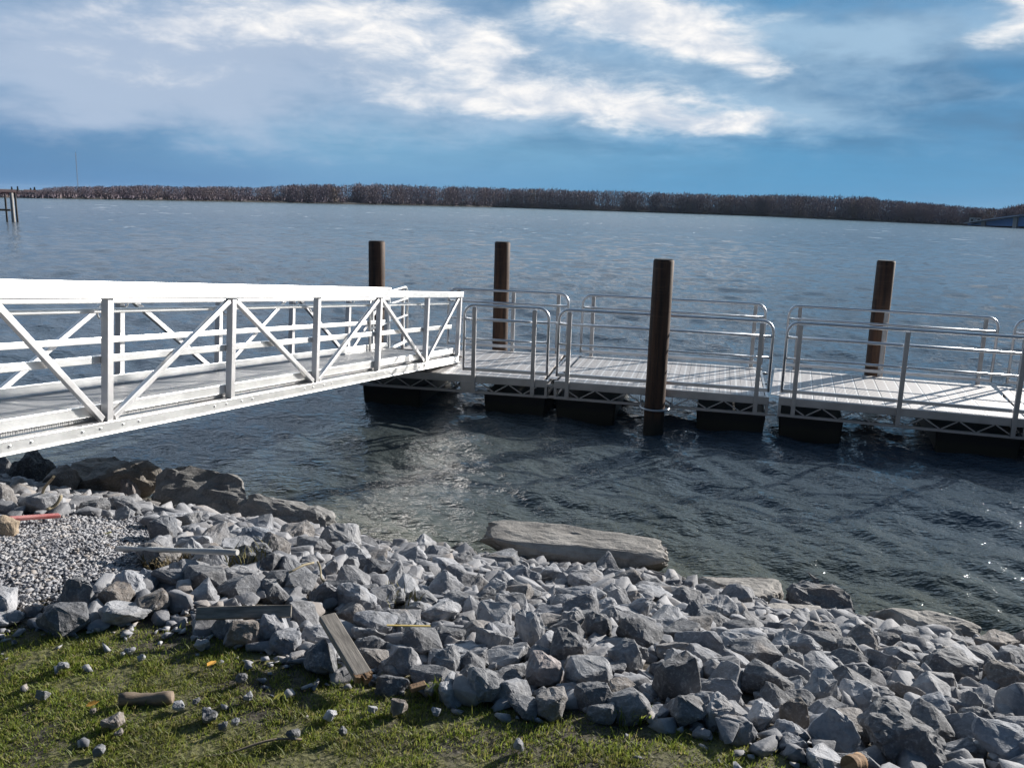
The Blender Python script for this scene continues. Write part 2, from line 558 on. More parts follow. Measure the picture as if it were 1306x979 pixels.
# ------------------------------------------------------------------ terrain
SH = [(-300, 570), (0, 600), (110, 616), (200, 636), (330, 662), (430, 684), (540, 706), (620, 712), (850, 738), (950, 765), (1090, 792), (1200, 812), (1306, 832), (1500, 885)]
GE = [(-300, 790), (0, 800), (150, 806), (260, 803), (330, 838), (450, 870), (560, 888), (640, 910), (830, 928), (980, 958), (1100, 1005), (1306, 1090)]
sh = np.array([atz(*q, 0.0)[:2] for q in SH])
ge = np.array([atz(*q, 1.45)[:2] for q in GE])
sx = np.concatenate([[-3000, -40], sh[:, 0], [12, 40, 3000]])
sy = np.concatenate([[14, 14], sh[:, 1], [4.2, 3, 3]])
gx = np.concatenate([[-3000, -40], ge[:, 0], [9, 40, 3000]])
gy = np.concatenate([[7.5, 7.5], ge[:, 1], [0.4, -1, -1]])


def terrain(x, y):
    x = np.asarray(x, float)
    y = np.asarray(y, float)
    ys, yg = np.interp(x, sx, sy), np.interp(x, gx, gy)
    t = (ys - y) / np.maximum(ys - yg, 0.5)
    lf = 1 / (1 + np.exp((x + 1.4) / 0.45))
    k, pw_ = 1.15 + 1.15 * lf, 1 + 0.4 * lf
    tc_ = np.clip(t, 0, 1)
    z = 1.45 * (1 - (1 - tc_ ** pw_) ** k)
    z = np.where(t > 1, 1.45 + 0.06 * (1 - np.exp(-(t - 1) * 2)), z)
    z = np.where(t < 0, np.maximum(1.45 * k * t, -3.0), z)
    return z


def tnoise(x, y):
    return 0.012 * np.sin(x * 3.1 + y * 1.7) * np.sin(y * 2.3 - x * 1.1) + 0.005 * np.sin(x * 7.3 + 1.1) * np.sin(y * 8.1 + x * 2.0)


def ground_z(x, y):
    return float(terrain(x, y) + tnoise(x, y))


def hit(px, py, lift=0.0):
    """point of the ground (or the water level) under a pixel of the photograph"""
    d = ray(px, py)
    t = 1.5
    while t < 40:
        p = _C + d * t
        if p[2] - lift <= max(ground_z(p[0], p[1]), -0.02):
            break
        t += 0.01
    return _C + d * t


def axis(lo, hi, nmid, far, nfar):
    m = np.linspace(lo, hi, nmid)
    g = np.geomspace(0.15, far, nfar)
    return np.concatenate([lo - g[::-1], m, hi + g])


xs, ys = axis(-9, 9, 240, 3500, 40), axis(-3, 13, 200, 3500, 40)
GX, GY = np.meshgrid(xs, ys)
GZ = terrain(GX, GY) + tnoise(GX, GY) + 0.004 * rng.standard_normal(GX.shape) * (np.abs(GX) < 9) * (GY < 13)
ground = npmesh('ground', np.stack([GX, GY, GZ], -1).reshape(-1, 3), grid_faces(*GX.shape), M_GROUND, True)
tag(ground, kind='structure')

# ------------------------------------------------------------------ water
M_WATER, n = mat('river_water')
geo_ = n.n('ShaderNodeNewGeometry')
pos = geo_.outputs['Position']
px_, py_, pz_ = n.xyz(pos)
dist = n.m('SQRT', n.add(n.mul(px_, px_), n.mul(py_, py_)))
at = n.n('ShaderNodeAttribute', attribute_name='olive_tint').outputs['Fac']
w1 = n.noise(n.vm('MULTIPLY', pos, (1.0, 1.5, 1.0)), 5.5, 3, 0.55, 0.3)
w2 = n.noise(n.vm('MULTIPLY', pos, (0.8, 1.6, 1.0)), 17.0, 2, 0.5, 0.2)
w3 = n.noise(n.vm('MULTIPLY', pos, (0.6, 1.2, 1.0)), 0.9, 5, 0.6, 0.2)
w5 = n.noise(n.vm('MULTIPLY', pos, (1.0, 0.55, 1.0)), 0.22, 5, 0.7, 0.3)
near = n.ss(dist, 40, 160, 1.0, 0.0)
h = n.add(n.mul(n.add(n.mul(w1, 0.045), n.mul(w2, 0.018)), near), n.add(n.mul(w3, n.ss(dist, 25, 90, 0.0, 0.30)), n.mul(w5, n.ss(dist, 50, 160, 0.0, 0.9))))
bmp = n.bump(h, 1.0, 1.0)
deep = n.mix(n.ss(dist, 12, 70), (0.050, 0.074, 0.102), (0.128, 0.156, 0.186))  # body colour raised with distance, painting in reflected sky light
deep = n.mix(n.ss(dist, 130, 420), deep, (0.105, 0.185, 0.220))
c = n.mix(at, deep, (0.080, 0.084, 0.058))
# whitecaps far out
fo = n.noise(n.vm('MULTIPLY', pos, (0.30, 0.14, 1.0)), 1.0, 3, 0.6, 0.4)
fo2 = n.noise(pos, 0.018, 3, 0.6)
foam = n.mul(n.ss(n.add(fo, n.mul(fo2, 0.25)), 0.775, 0.815), n.ss(dist, 50, 120))
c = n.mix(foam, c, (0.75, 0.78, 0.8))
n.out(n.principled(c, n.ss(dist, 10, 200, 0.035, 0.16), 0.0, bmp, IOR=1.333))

nr, nc = 1250, 820
rr = np.concatenate([np.geomspace(3.6, 3000, nr - 1), [6500]])
aa = np.radians(np.linspace(-58, 58, nc))
A_, R_ = np.meshgrid(aa, rr)
WX, WY = R_ * np.sin(A_), R_ * np.cos(A_)
dr = R_ * (math.log(3000 / 3.6) / (nr - 1))
dl = R_ * (aa[1] - aa[0])
cell = np.maximum(dr, dl)
WZ = np.zeros_like(WX)
wr = np.random.default_rng(21)
main = math.radians(-122)      # waves come from the far right towards the bank
calm = 1.0 - 0.45 / (1 + np.exp((WX + 1.0) / 0.8)) * (WY < 14)
ex_ = 1 - 0.0 * WX
for i in range(96):
    lam = 0.15 * (3.0 / 0.15) ** wr.random()
    th_ = main + wr.normal(0, 0.62)
    k = 2 * math.pi / lam
    ph = wr.random() * 6.283
    slope = 0.0260 * (lam / 0.8) ** -0.35 * (0.6 + 0.8 * wr.random())
    att = np.clip((lam / cell - 2.5) / 3.0, 0, 1)
    if att.max() <= 0: continue
    arg = (WX * math.cos(th_) + WY * math.sin(th_)) * k + ph
    arg = arg + 0.7 * np.sin(WX * 0.31 * (1 + wr.random()) + WY * 0.23 + ph)
    s_ = np.sin(arg)
    WZ += att * slope / k * (s_ + 0.22 * np.cos(2 * arg))
WZ *= calm
WZ *= np.clip(1.0, 0, 1)
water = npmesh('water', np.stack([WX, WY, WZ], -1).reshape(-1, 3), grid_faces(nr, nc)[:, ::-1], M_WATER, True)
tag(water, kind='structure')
tz = terrain(WX, WY)
olive_w = np.exp(np.minimum(tz, 0) / 0.9) * (WY < 40)  # olive over the shallows, fading with depth
olive_w = np.maximum(olive_w, 0.55 * np.exp(-((WX + 0.6) / 2.6) ** 2 - ((WY - 10.5) / 3.0) ** 2))  # extra olive patch in open water before the left dock section
at_ = water.data.attributes.new('olive_tint', 'FLOAT', 'POINT')
at_.data.foreach_set('value', olive_w.ravel().astype(np.float32))


# ------------------------------------------------------------------ gangway
gp = dict(x0=-3.1363, y0=6.5338, a=0.2947, pan=1.5889, sl=0.091, z0=1.2584, h=1.1606, w=1.2695)
b_ = math.atan(gp['sl'])
ex = Vector((math.sin(gp['a']) * math.cos(b_), math.cos(gp['a']) * math.cos(b_), -math.sin(b_)))
ey = Vector((-math.cos(gp['a']), math.sin(gp['a']), 0))
ez = ex.cross(ey)
T0 = -2.25
og = Vector((gp['x0'], gp['y0'], gp['z0'])) + ex * gp['pan'] * T0
Mg = Matrix.Identity(4)
for i in range(3):
    Mg[i][0], Mg[i][1], Mg[i][2], Mg[i][3] = ex[i], ey[i], ez[i], og[i]
gang = empty('gangway', Mg)
tag(gang, 'long white aluminium gangway with diagonal braces sloping down from the bank to the dock', 'gangway')
PAN, HT, GW = gp['pan'], 1.130, gp['w']
gx_at = lambda t: ((t if t >= 0 else t + 0.33) - T0) * PAN      # the first panel from the bank is a short one
L0, L1 = 0.0, gx_at(4.88)
CH = 0.10
for side, yy, inn in ((0, 0.0, 1), (1, GW, -1)):
    MB().box(L0, L1, yy - 0.05, yy + 0.05, HT - 0.086, HT).build('top_chord', ALU, gang, bevel=0.006)
    bc = MB().box(L0, L1 - 0.08, yy - 0.045, yy + 0.045, 0.012, CH)
    bc.box(L0, L1 - 0.08, yy - 0.062, yy + 0.062, 0.0, 0.0115)
    for k in range(-2, 5):
        for dx in (-0.30, -0.12, 0.12, 0.30):
            xb = gx_at(k) + dx
            if xb > 0.05: bc.tube([(xb, yy - inn * 0.0455, 0.06), (xb, yy - inn * 0.054, 0.06)], 0.011, 6)
    bc.build('bottom_chord', ALU, gang, bevel=0.003)
    for k in range(-2, 5):
        x = gx_at(k)
        p = MB().box(x - 0.032, x + 0.032, yy - 0.032, yy + 0.032, CH + 0.001, HT - 0.087)
        p  .build('post', ALU_P, gang, bevel=0.004)
    MB().box(L1 - 0.07, L1 - 0.01, yy - 0.032, yy + 0.032, CH + 0.001, HT - 0.087)  .build('post', ALU_P, gang, bevel=0.004)
    for k in range(-2, 4):
        a, c = (k, k + 1) if k % 2 == 0 else (k + 1, k)
        sgn = 1 if c > a else -1
        p0 = (gx_at(a) + sgn * 0.06, yy, CH + 0.02)
        p1 = (gx_at(c) - sgn * 0.05, yy, HT - 0.110)
        MB().beam(p0, p1, 0.046, 0.046, (0, 1, 0)).build('diagonal_brace', ALU_P, gang, bevel=0.003)
    MB().beam((gx_at(4) + 0.06, yy, CH + 0.02), (L1 - 0.12, yy, HT - 0.110), 0.046, 0.046, (0, 1, 0)).build('diagonal_brace', ALU_P, gang, bevel=0.003)
    MB().beam((L0, yy + inn * 0.056, 0.575), (L1 - 0.25, yy + inn * 0.056, 0.575), 0.04, 0.058).build('mid_rail', ALU, gang, bevel=0.004)
    MB().beam((L0, yy + inn * 0.049, 0.185), (L1 - 0.1, yy + inn * 0.049, 0.185), 0.028, 0.085).build('toe_board', ALU, gang, bevel=0.004)
    yh = yy + inn * 0.10
    hr = MB().beam((L0, yh, 0.945), (L1 - 0.2, yh, 0.945), 0.034, 0.04).build('handrail', ALU, gang, bevel=0.009)
    for k in range(-2, 5):
        x = gx_at(k)
        br = MB().tube([(x, yy + inn * 0.033, 0.885), (x, yy + inn * 0.08, 0.89), (x, yh, 0.928)], 0.008, 6)
        br.build('rail_bracket', ALU, hr, smooth=True)
dk = MB()
nb = int((L1 - 0.05) / 0.155)
for i in range(nb):
    dk.box(i * 0.155, i * 0.155 + 0.150, 0.064, GW - 0.064, 0.105, 0.138)
dk.build('walkway', M_GDECK, gang)
for k in range(-2, 5):
    x = gx_at(k)
    MB().box(x - 0.04, x + 0.04, 0.046, GW - 0.046, 0.02, 0.10).build('cross_beam', ALU_D, gang)
tp = MB()
tp.raw([(L1 - 0.06, 0.08, 0.139), (L1 - 0.06, GW - 0.08, 0.139), (L1 + 0.5, GW - 0.08, 0.045), (L1 + 0.5, 0.08, 0.045),
        (L1 - 0.06, 0.08, 0.147), (L1 - 0.06, GW - 0.08, 0.147), (L1 + 0.5, GW - 0.08, 0.052), (L1 + 0.5, 0.08, 0.052)],
       [(0, 1, 2, 3), (7, 6, 5, 4), (0, 4, 5, 1), (1, 5, 6, 2), (2, 6, 7, 3), (3, 7, 4, 0)])
tp.build('transition_plate', ALU_D, gang)

# concrete seat carrying the bank end of the gangway (just left of the frame)
ab = MB()
ab.box(-0.55, 0.45, -0.35, GW + 0.35, -1.0, -0.06)
abo = ab.build('abutment', M_CONC, None, bevel=0.02)
abo.matrix_world = Matrix.Translation(og) @ Matrix.Rotation(math.pi / 2 - gp['a'], 4, 'Z')
tag(abo, 'concrete block under the bank end of the gangway', 'abutment')

# ------------------------------------------------------------------ floating dock
ZD = 0.56          # deck height above the water
DW = 2.33          # deck width


def arc(c, r, a0, a1, n, plane_y):
    return [(c[0] + r * math.cos(a0 + (a1 - a0) * i / n), plane_y, c[1] + r * math.sin(a0 + (a1 - a0) * i / n)) for i in range(n + 1)]


def guard_rail(root, x0, x1, y, posts, out, ztop=1.07):
    """looped tube rail along local x; posts are bolted to the outside of the frame"""
    r = 0.15
    zt = ztop - 0.02
    path = [(x0, y, 0.06)] + arc((x0 + r, zt - r), r, math.pi, math.pi / 2, 7, y) + arc((x1 - r, zt - r), r, math.pi / 2, 0, 7, y) + [(x1, y, 0.06)]
    g = MB().tube(path, 0.0215, 10).build('guard_rail', ALU_T, root, smooth=True)
    for zz_ in (0.84, 0.545):
        MB().tube([(x0, y, zz_), (x1, y, zz_)], 0.0195 if zz_ > 0.7 else 0.016, 8).build('mid_rail', ALU_T, g, smooth=True)
    MB().beam((x0, y, 0.085), (x1, y, 0.085), 0.03, 0.05).build('toe_rail', ALU_T, g, bevel=0.003)
    for xp in posts:
        yp = y + out * 0.047
        MB().box(xp - 0.03, xp + 0.03, yp - 0.025, yp + 0.025, -0.25, zt - 0.02).build('post', ALU_D, g, bevel=0.004)
    return g


def cross_rail(root, y0, y1, x, posts, out):
    r = 0.15
    zt = 1.05
    fl = lambda pts: [(q[1], q[0], q[2]) for q in pts]
    path = [(y0, x, 0.06)] + arc((y0 + r, zt - r), r, math.pi, math.pi / 2, 7, x) + arc((y1 - r, zt - r), r, math.pi / 2, 0, 7, x) + [(y1, x, 0.06)]
    g = MB().tube(fl(path), 0.0215, 10).build('guard_rail', ALU, root, smooth=True)
    for zz_ in (0.84, 0.545):
        MB().tube([(x, y0, zz_), (x, y1, zz_)], 0.0195, 8).build('mid_rail', ALU, g, smooth=True)
    MB().beam((x, y0, 0.085), (x, y1, 0.085), 0.03, 0.05).build('toe_rail', ALU, g, bevel=0.003)
    for yp in posts:
        xp = x + out * 0.047
        MB().box(xp - 0.025, xp + 0.025, yp - 0.03, yp + 0.03, -0.25, zt - 0.02).build('post', ALU, g, bevel=0.004)


def frame_of(p, ang):
    """local x along the dock, y across (away from the bank), z up; origin at the near left deck corner"""
    m_ = Matrix.Rotation(-ang, 4, 'Z')
    m_.translation = Vector((p[0], p[1], ZD))
    return m_


def dock_section(label, p, ang, L, near_rail, far_rail, floats, plates=(), cover=True):
    root = empty('dock_section', frame_of(p, ang))
    tag(root, label, 'floating dock', 'floating dock sections')
    pitch = 0.155
    nb = int(L / pitch)
    d = MB()
    off = (L - nb * pitch) / 2
    for i in range(nb):
        d.box(off + i * pitch, off + i * pitch + 0.1505, 0.012, DW - 0.012, -0.035, 0.0)
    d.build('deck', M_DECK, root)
    for yy, o_ in ((0.0, -1), (DW, 1)):
        f = MB().box(0, L, yy - 0.022, yy + 0.022 - 0.011 * 0, -0.115, -0.004)
        f.build('edge_beam', ALU_D, root, bevel=0.004)
        t = MB().box(0, L, yy - 0.02, yy + 0.02, -0.275, -0.238)
        for xe in (0.02, L - 0.02):
            t.box(xe - 0.019, xe + 0.019, yy - 0.019, yy + 0.019, -0.2375, -0.1155)
        q = 0.1
        n_ = int((L - 0.3) / 0.215)
        st = (L - 0.3) / n_
        for i in range(n_):
            a, c = (-0.236, -0.118) if i % 2 else (-0.118, -0.236)
            t.beam((0.15 + i * st + 0.012, yy, a), (0.15 + (i + 1) * st - 0.012, yy, c), 0.016, 0.016, (0, 1, 0))
        t.build('truss', ALU_D, root)
    for xe in (0.02, L / 2, L - 0.02):
        c = MB().box(xe - 0.018, xe + 0.018, 0.023, DW - 0.023, -0.112, -0.037).box(xe - 0.018, xe + 0.018, 0.023, DW - 0.023, -0.273, -0.24)
        n_ = 12
        st = (DW - 0.06) / n_
        for i in range(n_):
            a, b2 = (-0.238, -0.114) if i % 2 else (-0.114, -0.238)
            c.beam((xe, 0.03 + i * st, a), (xe, 0.03 + (i + 1) * st, b2), 0.014, 0.014, (1, 0, 0))
        c.build('cross_frame', ALU_D, root)
    for (fx0, fx1) in floats:
        fb = bmesh.new()
        bmesh.ops.create_cube(fb, size=1.0)
        for v in fb.verts:
            s_ = 0.0 if v.co.z > 0 else 0.04
            v.co.x = (fx0 + s_) if v.co.x < 0 else (fx1 - s_)
            v.co.y = (0.03 + s_) if v.co.y < 0 else (DW - 0.03 - s_)
            v.co.z = -0.277 if v.co.z > 0 else -0.86
        bmesh.ops.bevel(fb, geom=list(fb.edges), offset=0.03, segments=3, affect='EDGES', profile=0.5)
        me = bpy.data.meshes.new('float_tub')
        fb.to_mesh(me)
        fb.free()
        me.materials.append(M_FLOAT)
        fo_ = bpy.data.objects.new('float_tub', me)
        COL.objects.link(fo_)
        fo_.parent = root
    for (xa, xb) in plates:
        MB().box(xa, xb, -0.034, -0.0225, -0.237, -0.10).build('gusset_plate', ALU_D, root, bevel=0.003)
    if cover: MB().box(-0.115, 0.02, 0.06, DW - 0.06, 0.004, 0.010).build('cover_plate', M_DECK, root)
    if near_rail: guard_rail(root, *near_rail[:2], 0.03, near_rail[2], -1.6)
    if far_rail: guard_rail(root, *far_rail[:2], DW - 0.03, far_rail[2], 1.6)
    return root


def pile_guide(root, cx, cy, y_edge, out):
    """steel hoop round a pile, bolted to the frame edge"""
    r = 0.20
    pts = [(cx - r, y_edge, -0.20)] + [(cx + r * math.cos(a), cy + out * r * math.sin(a), -0.20)
           for a in [math.pi - math.pi * i / 14 for i in range(15)]] + [(cx + r, y_edge, -0.20)]
    g = MB().tube(pts, 0.017, 8).build('pile_guide', ALU_D, root, smooth=True)
    for s_ in (-1, 1):
        y0_, y1_ = sorted((y_edge + out * 0.003, y_edge + out * 0.10))
        MB().box(cx + s_ * (r + 0.022) - 0.005 + s_ * 0.0, cx + s_ * (r + 0.022) + 0.005, y0_, y1_, -0.26, -0.10).build('bracket', ALU_D, g)


J1n, J2n = np.array([0.575, 12.62]), np.array([3.70, 11.95])
A1, A2, A3 = math.radians(10.5), math.radians(13.0), math.radians(17.5)
u1 = np.array([math.cos(A1), -math.sin(A1)])
u2 = np.array([math.cos(A2), -math.sin(A2)])
u3 = np.array([math.cos(A3), -math.sin(A3)])
LS1, LS2, LS3 = 2.92, 3.06, 3.10
P1 = J1n - u1 * (LS1 + 0.05)
P2 = J1n + u2 * 0.05
P3 = J2n + u3 * 0.05
J3n = P3 + u3 * (LS3 + 0.05)
A4 = math.radians(19.5)
u4 = np.array([math.cos(A4), -math.sin(A4)])
P4 = J3n + u4 * 0.05


def loc(P, ang, w):
    d = np.asarray(w[:2]) - P
    return float(d @ [math.cos(ang), -math.sin(ang)]), float(d @ [math.sin(ang), math.cos(ang)])


s1 = dock_section('aluminium floating dock section under the lower end of the white gangway', P1, A1, LS1,
                  (1.63, LS1 - 0.02, (1.80, LS1 - 0.22)), (0.78, LS1 - 0.02, (0.95, 1.93, LS1 - 0.2)), [(0.02, 0.95), (1.95, 2.9)], [(1.60, 1.82)], False)
cross_rail(s1, 0.35, DW - 0.05, 0.03, (0.6, 1.4, DW - 0.15), -1)
s2 = dock_section('middle aluminium floating dock section with the nearest brown pile in its ring', P2, A2, LS2,
                  (0.03, LS2 - 0.02, (0.2, 1.55, LS2 - 0.18)), (0.03, LS2 - 0.02, (0.2, 1.42, LS2 - 0.18)), [(0.02, 0.92), (2.08, 3.04)])
s3 = dock_section('right aluminium floating dock section between the last two rail gaps', P3, A3, LS3,
                  (0.03, LS3 - 0.02, (0.2, 1.55, LS3 - 0.16)), (0.03, LS3 - 0.02, (0.2, 1.5, LS3 - 0.18)), [(0.02, 0.88), (2.05, 3.08)])
s4 = dock_section('last aluminium floating dock section cut off by the right edge of the view', P4, A4, LS3,
                  None, (0.03, LS3 - 0.02, (0.2, 1.5, LS3 - 0.18)), [(0.02, 0.95), (2.05, 3.08)])
for root, L in ((s1, LS1), (s2, LS2), (s3, LS3)):
    for yy in (0.02, DW - 0.02):
        h_ = MB().box(L + 0.002, L + 0.098, yy - 0.03, yy + 0.03, -0.10, -0.07)
        h_.tube([(L + 0.05, yy - 0.05, -0.085), (L + 0.05, yy + 0.05, -0.085)], 0.022, 8)
        h_.box(L + 0.002, L + 0.098, yy - 0.03, yy + 0.03, -0.27, -0.245)
        h_.build('hinge', ALU_D, root)

# ------------------------------------------------------------------ piles
PR = 0.140


def pile(x, y, ztop, label):
    root = empty('pile', Matrix.Translation((x, y, 0)))
    tag(root, label, 'pile', 'brown piles holding the dock')
    zs_ = [-3.0, 0, 0.6, 1.2, 1.8, ztop - 0.012]
    MB().tube([(0, 0, z) for z in zs_] + [(0, 0, ztop)], PR, 28, radii=[PR] * 6 + [PR - 0.008]).build('shaft', M_PILE, root, smooth=True)
    cp = MB().tube([(0, 0, ztop + 0.0005), (0, 0, ztop + 0.012)], PR - 0.012, 28)
    cp.build('cap_plate', M_BLACKPOST, root)
    return root


p3 = atz(834, 552, 0.0)
pp = [((480.5, 308), 14.95, 'brown pile behind the gangway, leftmost of the four'),
      ((641, 309), 15.75, 'brown pile behind the far rail of the short left section'),
      ((846.5, 331), 11.98, 'nearest brown pile, in front of the dock with a metal ring'),
      ((1130.5, 333), 14.05, 'brown pile leaning at the far rail on the right')]
pw = []
for (q, yv, lb) in pp:
    w_ = aty(*q, yv)
    if q[0] == 846.5: w_ = np.array([p3[0] - 0.01, p3[1] + 0.14 * 0.2, w_[2]])
    pile(w_[0], w_[1], w_[2], lb)
    pw.append(w_)
for root, P_, A_g, w_, side in ((s1, P1, A1, pw[1], 1), (s2, P2, A2, pw[2], -1), (s3, P3, A3, pw[3], 1)):
    lx, ly = loc(P_, A_g, w_)
    pile_guide(root, lx, ly, DW + 0.023 if side > 0 else -0.023, side)
lx, ly = loc(P1, A1, pw[0])
print('pile1 local', lx, ly, [loc(P1, A1, pw[1]), loc(P2, A2, pw[2]), loc(P3, A3, pw[3])])
gq = MB().tube([(-0.023, ly - 0.2, -0.2), (lx, ly - 0.2, -0.2)] + [(lx - 0.2 * math.sin(a), ly - 0.2 * math.cos(a), -0.2) for a in [math.pi * i / 12 for i in range(1, 12)]] + [(lx, ly + 0.2, -0.2), (-0.023, ly + 0.2, -0.2)], 0.017, 8)
gq.build('pile_guide', ALU_D, s1, smooth=True)


# ------------------------------------------------------------------ rocks
def rock_mesh(name, seed, boxy=0.5, npts=15, cuts=2, rough=0.05, m=None, squash=(1, 1, 1), asp=(1, 1, 1)):
    r = random.Random(seed)
    bm = bmesh.new()
    for _ in range(npts):
        v = Vector((r.gauss(0, 1), r.gauss(0, 1), r.gauss(0, 1))).normalized()
        mm = max(abs(v.x), abs(v.y), abs(v.z))
        v = v * (1 - boxy) + (v / mm) * boxy * 0.86
        bm.verts.new((v.x * squash[0], v.y * squash[1], v.z * squash[2]))
    res = bmesh.ops.convex_hull(bm, input=bm.verts)
    junk = [g for g in res['geom_interior'] + res['geom_unused'] if isinstance(g, bmesh.types.BMVert)]
    if junk: bmesh.ops.delete(bm, geom=list(set(junk)), context='VERTS')
    bmesh.ops.dissolve_limit(bm, angle_limit=0.22, verts=bm.verts, edges=bm.edges)
    bmesh.ops.bevel(bm, geom=list(bm.edges), offset=0.05, segments=1, affect='EDGES')
    bmesh.ops.triangulate(bm, faces=bm.faces)
    for _ in range(cuts):
        long_e = [e for e in bm.edges if e.calc_length() > 0.16]
        bmesh.ops.subdivide_edges(bm, edges=long_e, cuts=1)
        bmesh.ops.triangulate(bm, faces=bm.faces)
    o3 = Vector((r.random() * 50, r.random() * 50, r.random() * 50))
    bm.normal_update()
    for v in bm.verts:
        q = Vector([v.co[i] * asp[i] for i in range(3)]) * 2.4 + o3
        dsp = mnoise.fractal(q, 0.75, 2.2, 6) * rough + mnoise.noise(q * 0.4 + o3) * rough * 1.1
        q2 = q * 1.3
        dsp -= max(0.0, mnoise.noise(q2) - 0.25) * rough * 1.6
        v.co += v.normal * dsp
    xs_ = [v.co for v in bm.verts]
    lo = Vector([min(c[i] for c in xs_) for i in range(3)])
    hi = Vector([max(c[i] for c in xs_) for i in range(3)])
    for v in bm.verts:     # normalise to a unit box, half-size 1
        v.co = Vector([(v.co[i] - (lo[i] + hi[i]) / 2) / ((hi[i] - lo[i]) / 2) for i in range(3)])
    me = bpy.data.meshes.new(name)
    bm.to_mesh(me)
    bm.free()
    me.materials.append(m or M_ROCK)
    return me


ROCKS = [rock_mesh('rock', 100 + i, boxy=0.30 + 0.55 * ((i * 7) % 10) / 10, npts=14 + (i * 5) % 13, cuts=2, rough=0.060 + 0.02 * (i % 3)) for i in range(30)]
BIGR = [rock_mesh('boulder', 400 + i, boxy=0.6, npts=20, cuts=3, rough=0.10, asp=(1.6, 1.3, 1)) for i in range(5)]
SLABS = [rock_mesh('slab', 520 + i, boxy=0.86, npts=30, cuts=4, rough=0.042, m=M_SLAB, asp=(3.2, 2.2, 0.9)) for i in range(4)]

STONE = [(0.125, 0.13, 0.145), (0.27, 0.28, 0.31), (0.165, 0.168, 0.18), (0.36, 0.368, 0.395), (0.26, 0.262, 0.278), (0.25, 0.228, 0.215), (0.42, 0.425, 0.45), (0.20, 0.203, 0.217), (0.29, 0.296, 0.32)]
crs = random.Random(31)


def stone_colour(label=''):
    j = crs.uniform(0.9, 1.1)
    head = ' '.join(label.split()[:6])
    if 'white' in head: c = (0.50, 0.50, 0.515)
    elif 'pinkish' in head: c = (0.33, 0.285, 0.275)
    elif 'pale blu' in head or 'bluish' in head and 'dark' not in head: c = (0.30, 0.325, 0.37)
    elif 'bluish dark' in head: c = (0.17, 0.185, 0.215)
    elif 'pale' in head: c = (0.40, 0.403, 0.42)
    elif 'dark brown' in head: c = (0.165, 0.14, 0.12)
    elif 'black' in head: c = (0.06, 0.06, 0.06)
    elif 'dark' in head: c = (0.15, 0.152, 0.162)
    elif 'brown' in head: c = (0.28, 0.235, 0.20)
    elif 'smaller' in head or not label: c = crs.choice(STONE)
    else: c = (0.28, 0.285, 0.30)
    return (c[0] * j, c[1] * j, c[2] * j, 1)


placed = []          # x, y, radius
RG = 'rocks of the stony bank'


def rock_at(px, py, w, h, label, cat='rock', name='rock', meshes=None, group=RG, depth=0.95, rz=None, sink=0.30, tilt=0.3):
    """a rock whose middle shows at a pixel, w by h pixels large in the photograph"""
    p = hit(px, py + h * 0.28)
    dist_ = float((p - _C) @ _F)
    W_, H_ = 0.80 * w * dist_ / FPX, 0.80 * h * dist_ / FPX
    me = random.choice(meshes or ROCKS)
    o = bpy.data.objects.new(name, me)
    COL.objects.link(o)
    hh = H_ * 0.60
    o.scale = (W_ * 0.53, W_ * 0.53 * depth, hh)
    o.rotation_euler = (random.uniform(-tilt, tilt), random.uniform(-tilt, tilt), random.uniform(-0.5, 0.5) if rz is None else rz)
    zc_ = ground_z(p[0], p[1]) + hh * (1 - 2 * sink) + 0.02
    o.location = (p[0], p[1] + W_ * 0.2, zc_)
    tag(o, label, cat, group)
    o.color = stone_colour(label)
    placed.append((o.location.x, o.location.y, W_ * 0.45))
    return o


# named boulders and slabs at the water's edge
def spread(ax, ay, bx, by, z, thick, deep, label, mesh, name='boulder', cat='boulder', m=None, tilt=(0, 0)):
    a, b = atz(ax, ay, z), atz(bx, by, z)
    c = (a + b) / 2
    d = b - a
    o = bpy.data.objects.new(name, mesh)
    COL.objects.link(o)
    o.location = (c[0], c[1], z)
    o.scale = (np.linalg.norm(d) / 2, deep / 2, thick / 2)
    o.rotation_euler = (tilt[0], tilt[1], math.atan2(d[1], d[0]))
    tag(o, label, cat, RG)
    o.color = (0.27, 0.262, 0.25, 1) if 'grey' in label else (0.25, 0.215, 0.175, 1) if 'brown' in label else stone_colour(label)
    n_ = 5
    for i in range(n_):
        q = a + d * ((i + 0.5) / n_)
        placed.append((q[0], q[1], deep * 0.42))
    return o


spread(612, 692, 853, 712, 0.13, 0.28, 0.50, 'long flat tan slab lying at the water in the middle', SLABS[0], 'slab', 'slab', tilt=(0.10, 0.02))
spread(888, 752, 1000, 768, 0.12, 0.30, 0.45, 'low grey brown boulder at the water right of the long slab', SLABS[1])
spread(1000, 770, 1095, 780, 0.13, 0.36, 0.42, 'angular dark boulder at the tip of the right water edge', BIGR[0], tilt=(0.1, 0.15))
spread(975, 779, 1050, 786, 0.28, 0.10, 0.30, 'thin tan slab lying on the boulders right of the long slab', SLABS[2], 'slab', 'slab')
spread(1105, 792, 1250, 818, 0.06, 0.32, 0.40, 'low pinkish boulder awash at the right water edge', SLABS[3])
spread(200, 636, 325, 654, 0.18, 0.70, 0.66, 'grey pointed boulder at the water, largest on the left', BIGR[1], tilt=(0.0, 0.12))
spread(305, 655, 432, 684, 0.12, 0.46, 0.55, 'low grey boulder sloping into the water right of the pointed one', BIGR[2], tilt=(0, 0.1))
spread(86, 618, 202, 636, 0.16, 0.66, 0.70, 'rounded brown boulder at the water, left of the pointed one', BIGR[3])
spread(20, 606, 68, 612, 0.16, 0.55, 0.45, 'black wet boulder under the gangway', BIGR[4])
spread(-40, 606, 18, 610, 0.12, 0.45, 0.4, 'dark boulder under the gangway at the left edge', BIGR[0])

